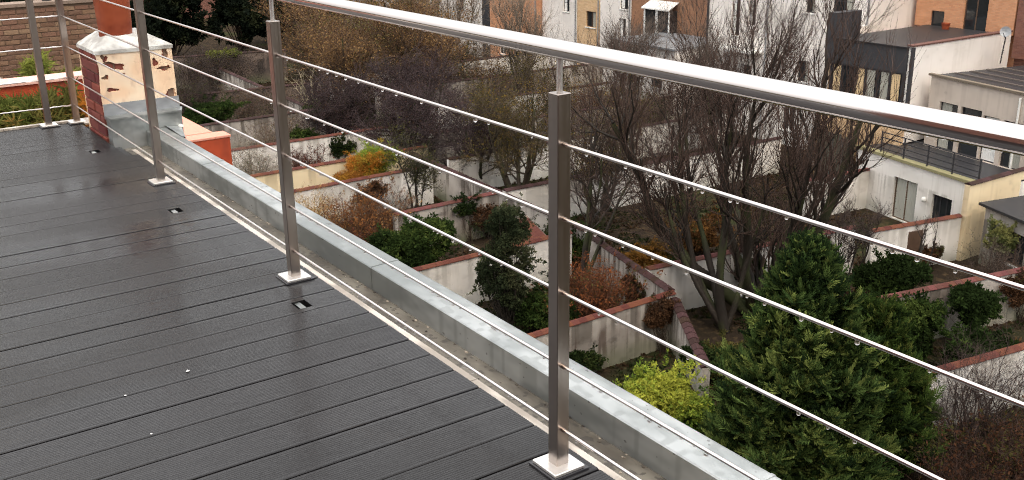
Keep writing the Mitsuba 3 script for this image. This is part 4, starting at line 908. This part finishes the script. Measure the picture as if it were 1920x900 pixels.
twig_bush('shrub', 'low reddish brown shrub before the farther white garden wall', (19.6, 48.2, -12.2), (1.3, 0.8, 0.5), 70, (0.07, 0.03, 0.022), R_(128), 0.4, (1800, 0.09, ((2, (0.13, 0.04, 0.028)), (2, (0.08, 0.035, 0.022)))))
shrub('small_tree', 'small dark olive leaved tree with see-through crown before the clean white wall', 'tree', (17.5, 26.0, -11.0), (1.45, 1.3, 2.0), 5200, 0.12, ((3, (0.022, 0.030, 0.016)), (3, (0.038, 0.048, 0.024)), (2, (0.075, 0.08, 0.042))), R_(129), CLUMP, 0.2, 90, (0.03, 0.025, 0.02), 0.47, freq=2.4)
shrub('shrub', 'dense blackish green bush at the foot of the dark olive tree', 'shrub', (18.6, 25.4, -12.7), (1.7, 1.2, 0.75), 3000, 0.15, DK, R_(130))
twig_bush('shrub', 'rust coloured shrub against the stained rear wall', (20.3, 24.6, -12.2), (1.1, 1.0, 0.95), 80, (0.11, 0.045, 0.024), R_(131), 0.5, (3600, 0.10, ((3, (0.20, 0.07, 0.028)), (2, (0.13, 0.05, 0.024)), (1, (0.10, 0.085, 0.03)))))
shrub('shrub', 'bright yellow green round bush in the lower middle', 'shrub', (17.15, 17.75, -12.6), (1.45, 1.35, 1.0), 6000, 0.14, ((3, (0.36, 0.38, 0.06)), (3, (0.25, 0.31, 0.05)), (2, (0.13, 0.20, 0.035)), (1, (0.06, 0.11, 0.024))), R_(132), CLUMP, 0.8)
shrub('shrub', 'dark green low bush left beside the yellow green bush', 'shrub', (16.2, 18.5, -12.95), (0.8, 0.7, 0.55), 1500, 0.13, DK, R_(133))
for i, (c, r, n, pal, lb) in enumerate((
    ((29.8, 19.2, -12.2), (1.5, 1.1, 0.85), 3000, DK, 'dark green bush behind the upper right garden wall'),
    ((26.6, 16.1, -12.1), (1.5, 0.9, 0.95), 3200, DK, 'ivy dark bush below the upper right garden wall'),
    ((29.2, 15.6, -11.9), (1.2, 0.8, 0.6), 2200, DK, 'dark ivy clump hanging on the upper right garden wall'),
    ((27.3, 14.4, -12.5), (1.9, 0.9, 0.6), 3200, DK + ((1, (0.09, 0.11, 0.03)),), 'low green bush behind the lower right garden wall'),
    ((22.6, 16.6, -12.6), (1.2, 1.1, 0.8), 2400, DK, 'dark bush between the conifer and the big tree'),
    ((21.0, 19.0, -12.9), (1.2, 1.1, 0.6), 2000, ((2, (0.06, 0.06, 0.02)), (2, (0.10, 0.09, 0.03)), (2, (0.035, 0.045, 0.016))), 'olive low bush before the big bare tree trunks'),
    ((18.7, 60.0, -11.6), (2.1, 1.5, 1.0), 2600, DK, 'round dark hedge below the dark stone wall'),
    ((25.0, 57.0, -12.2), (1.7, 1.2, 0.9), 2200, DK, 'dark green bush right of the second post'),
    ((21.5, 52.6, -12.3), (1.1, 0.9, 0.7), 1500, DK, 'dark bush above the farther white wall, behind the second post'),
    ((26.0, 77.6, -10.9), (1.5, 0.5, 0.35), 900, ((2, (0.20, 0.22, 0.05)), (2, (0.13, 0.16, 0.04))), 'yellow green moss cushion on the tall dark stone wall'),
    ((23.4, 29.6, -12.4), (1.3, 1.0, 0.8), 2200, DK, 'dark bush behind the rear garden wall'),
    ((24.3, 26.4, -12.5), (1.4, 1.0, 0.7), 2200, ((2, (0.24, 0.12, 0.03)), (2, (0.14, 0.08, 0.025)), (1, (0.04, 0.05, 0.02))), 'ochre leaved bush seen between the dark trunks'),
    ((27.8, 27.0, -12.3), (1.8, 1.0, 0.9), 2400, ((2, (0.20, 0.10, 0.03)), (2, (0.12, 0.06, 0.025)), (1, (0.05, 0.05, 0.02))), 'ochre brown bush behind the big bare tree'))):
    shrub('shrub', lb, 'shrub', c, r, n, 0.17, pal, R_(140 + i))
twig_bush('shrub', 'bare dark twiggy shrub before the lower right garden wall', (23.6, 12.0, -12.0), (1.7, 0.9, 1.3), 75, (0.045, 0.03, 0.026), R_(161), 0.7)
twig_bush('shrub', 'dense dark brown bramble in the bottom right corner', (21.2, 9.3, -12.4), (2.3, 1.6, 0.9), 150, (0.045, 0.024, 0.018), R_(162), 0.6, (6500, 0.10, ((3, (0.045, 0.022, 0.014)), (2, (0.075, 0.035, 0.02)), (2, (0.05, 0.045, 0.016)))))
twig_bush('shrub', 'olive brown low bramble right of the dark one', (24.0, 10.2, -12.8), (1.8, 1.2, 0.5), 110, (0.05, 0.03, 0.02), R_(163), 0.5, (4200, 0.10, ((3, (0.05, 0.05, 0.018)), (2, (0.08, 0.05, 0.022)))))
twig_bush('shrub', 'bare twiggy shrub before the mossy outhouse', (33.2, 17.2, -12.3), (1.3, 1.0, 0.9), 60, (0.06, 0.04, 0.03), R_(164), 0.6)
twig_bush('shrub', 'bare grey twigs behind the zinc upstand corner, before the first white wall', (16.6, 47.2, -11.8), (1.2, 0.9, 1.0), 60, (0.16, 0.13, 0.10), R_(165), 0.6, (500, 0.09, ((1, (0.05, 0.06, 0.02)), (1, (0.12, 0.06, 0.03)))))
twig_bush('shrub', 'bare brown twigs between the second post and the pale stained wall', (20.6, 53.4, -11.9), (1.8, 1.0, 1.0), 80, (0.12, 0.08, 0.06), R_(166), 0.6, (1500, 0.09, ((1, (0.08, 0.05, 0.03)), (1, (0.12, 0.10, 0.05)))))
twig_bush('shrub', 'tangle of brown twigs under the dark stone wall', (22.5, 62.5, -11.9), (2.6, 1.5, 1.0), 110, (0.10, 0.07, 0.055), R_(167), 0.8, (1800, 0.11, ((1, (0.10, 0.06, 0.035)), (1, (0.05, 0.05, 0.02)))))
twig_bush('shrub', 'bare purple brown shrub left of the small dark tree', (19.0, 37.8, -12.2), (0.9, 0.8, 0.7), 40, (0.04, 0.025, 0.02), R_(168), 0.5)
twig_bush('shrub', 'dark leafless climber on the dark stone wall left of the second post', (24.5, 76.5, -11.6), (3.2, 0.7, 1.2), 120, (0.05, 0.035, 0.03), R_(169), 0.9, (1500, 0.14, ((1, (0.05, 0.05, 0.02)), (1, (0.06, 0.04, 0.025)))))
twig_bush('shrub', 'dark brown twiggy shrub above the round hedge', (19.5, 66.0, -11.8), (2.6, 1.0, 1.0), 110, (0.045, 0.03, 0.026), R_(170), 0.8, (1500, 0.13, ((1, (0.05, 0.05, 0.02)), (1, (0.04, 0.028, 0.02)))))
rq = R_(171)
for i in range(16):
    x, y = rq.uniform(29, 43), rq.uniform(38, 72)
    twig_bush('shrub', 'bare brown shrub among many in the back gardens of the far row', (x, y, -12.0 + rq.uniform(-.3, .6)), (rq.uniform(1.2, 2.2), rq.uniform(1.0, 1.8), rq.uniform(0.8, 1.4)), 70, (0.085, 0.055, 0.04), R_(400 + i), 0.8,
        (1600, 0.13, (((2, (0.12, 0.07, 0.035)), (2, (0.08, 0.07, 0.03)), (1, (0.05, 0.055, 0.02))), ((2, (0.035, 0.045, 0.018)), (2, (0.07, 0.05, 0.03))), ((2, (0.16, 0.10, 0.045)), (1, (0.10, 0.05, 0.03))))[i % 3]), group='bare brown shrubs in the far back gardens')
for i, (y, x0, x1, mt) in enumerate(((41.2, 24.5, 44.0, 'white_render'), (46.6, 27, 44.2, 'grimy_render'), (52.8, 28, 44.2, 'white_render'), (59.5, 30, 49, 'grimy_render'), (66.5, 30, 49, 'white_render'))):
    garden_wall((x0, y + 0.3), (x1, y - 0.2), ZW, ('first', 'second', 'third', 'fourth', 'fifth')[i] + ' of the far cross walls behind the bare trees, counted from the camera', mt, 'dark')
shrub('climbing_plant', 'yellow green moss and ivy hanging over the outhouse front', 'climbing plant', (36.0, 18.9, -11.9), (0.35, 0.8, 0.8), 900, 0.12, ((2, (0.22, 0.22, 0.08)), (2, (0.12, 0.14, 0.05)), (1, (0.30, 0.30, 0.18))), R_(172))
IVY = ((3, (0.018, 0.030, 0.011)), (2, (0.035, 0.05, 0.016)), (1, (0.07, 0.07, 0.03)))
RUS = ((3, (0.085, 0.045, 0.025)), (2, (0.05, 0.03, 0.02)), (1, (0.06, 0.06, 0.022)))
for i, (c, r, n, pal, lb) in enumerate((
    ((20.6, 21.4, -12.0), (0.8, 0.22, 0.7), 900, RUS, 'dry brown creeper at the right end of the grey stained wall'),
    ((17.0, 21.35, -12.9), (1.0, 0.25, 0.5), 900, IVY, 'ivy along the foot of the grey stained wall'),
    ((21.7, 24.2, -12.3), (0.25, 0.8, 0.7), 900, RUS, 'brown creeper on the stained rear wall beside the rust shrub'),
    ((19.8, 18.9, -12.6), (0.35, 0.8, 0.5), 900, IVY, 'ivy over the lower end of the descending mossy wall'),
    ((26.6, 23.0, -12.4), (0.9, 0.25, 0.7), 1000, IVY, 'ivy on the white wall behind the big bare tree trunk'),
    ((29.8, 22.75, -12.2), (0.8, 0.25, 0.7), 900, RUS, 'brown creeper on the white wall right of the big trunk'),
    ((32.6, 15.9, -12.1), (1.2, 0.3, 0.7), 1100, RUS, 'brown creeper on the upper right garden wall below the outhouse'),
    ((27.6, 12.3, -11.8), (0.9, 0.25, 0.4), 900, IVY, 'ivy hanging over the lower right garden wall'),
    ((21.5, 35.0, -11.9), (0.9, 0.3, 0.6), 1000, IVY, 'ivy on the short grimy pale wall'),
    ((19.6, 40.45, -12.3), (1.1, 0.25, 0.6), 1000, RUS, 'brown creeper on the white wall before the lime green bush'),
    ((22.6, 49.7, -12.2), (0.9, 0.25, 0.7), 900, IVY, 'ivy at the right end of the third white wall'),
    ((19.2, 28.5, -12.6), (0.7, 0.3, 0.7), 900, IVY, 'ivy on the clean white wall behind the dark olive tree'),
    ((34.6, 21.0, -12.9), (1.2, 0.3, 0.4), 900, RUS, 'brown growth at the foot of the white wall with the brown door'),
    ((22.6, 35.0, -12.6), (1.2, 0.8, 0.6), 1200, RUS, 'brown heap of dry growth right of the short grimy wall'),
    ((23.8, 31.5, -12.6), (1.3, 1.0, 0.7), 1500, IVY, 'dark low growth between the shed and the slim bare tree'))):
    shrub('climbing_plant', lb, 'climbing plant', c, r, n, 0.13, pal, R_(500 + i), CLUMP, 0.2, 30)
# --- far evergreens
EV = ((4, (0.010, 0.014, 0.010)), (3, (0.016, 0.022, 0.013)), (1, (0.030, 0.036, 0.018)))
for i, (x, y, h, w, lb) in enumerate(((21.5, 90, 7.0, 3.4, 'black green evergreen behind the chimney'), (27.0, 93, 7.5, 4.0, 'broad black green evergreen left of the second post'), (33.0, 92, 7.2, 3.8, 'black green evergreen crossed by the second post'), (38.5, 97, 7.4, 3.8, 'dark evergreen behind the brown leaved trees'), (15.5, 92, 6.8, 3.5, 'black green evergreen behind the clay chimney pot'), (44.0, 101, 6.5, 3.5, 'farthest dark evergreen by the row of houses'), (9.0, 86, 6.0, 3.5, 'dark evergreen above the brown brick wall'))):
    shrub('evergreen_tree', lb, 'tree', (x, y, G + h * 0.55), (w, w, h * 0.5), 4200, 0.42, EV, R_(180 + i), CLUMP, 0.3, 30)

# --- plants on the neighbour's roof
PG = ((2, (0.12, 0.12, 0.035)), (3, (0.20, 0.14, 0.04)), (3, (0.26, 0.11, 0.03)), (1, (0.08, 0.09, 0.03)))
for i, (c, r, n, pal, lb) in enumerate((
    ((0.02, 8.2, -0.60), (0.36, 0.4, 0.36), 900, ((2, (0.10, 0.12, 0.03)), (2, (0.17, 0.15, 0.045)), (3, (0.24, 0.14, 0.04))), 'green and yellow roof plant at the left picture edge'),
    ((0.46, 8.2, -0.62), (0.30, 0.4, 0.36), 620, PG, 'orange and yellow roof plant behind the corner post'),
    ((0.80, 8.0, -0.66), (0.20, 0.3, 0.34), 420, ((2, (0.36, 0.14, 0.025)), (2, (0.26, 0.16, 0.04)), (1, (0.14, 0.14, 0.04))), 'small orange roof plant beside the chimney foot'),
    ((-0.7, 8.2, -0.6), (0.45, 0.5, 0.4), 1000, PG, 'yellow roof plant just beyond the left picture edge'),
    ((1.22, 13.4, -1.05), (0.26, 0.3, 0.36), 420, ((3, (0.20, 0.22, 0.05)), (2, (0.14, 0.18, 0.04)), (1, (0.30, 0.27, 0.10))), 'pale green roof plant before the brown brick wall'),
    ((1.75, 14.2, -1.22), (0.36, 0.4, 0.16), 600, ((3, (0.20, 0.20, 0.06)), (2, (0.26, 0.20, 0.06))), 'low yellow green roof plant at the foot of the brown brick wall'))):
    shrub('roof_plant', lb, 'plant', c, r, n, 0.12, pal, R_(200 + i), NEEDLE, 0.9, 30, (0.10, 0.07, 0.03))
# --- low growth covering the garden floors
rc = R_(300); n = 60000
q = np.stack([rc.uniform(9, 41, n), rc.uniform(7, 80, n), np.full(n, G + 0.01)], 1)
q = q[meshkit.fbm(q * [0.35, 0.35, 0], 3) > 0.40]
gc = thing('ground_cover', 'weeds, grass tufts and dead leaves over the garden soil', 'ground cover', kind='stuff')
key_ = scatter(gc, q, 0.20, ((3, (0.018, 0.026, 0.010)), (2, (0.032, 0.032, 0.013)), (3, (0.045, 0.027, 0.016)), (1, (0.08, 0.05, 0.025))), rc, 'tufts', CLUMP, np.array([0, 0, 0.8]), 0.8, kind='stuff')
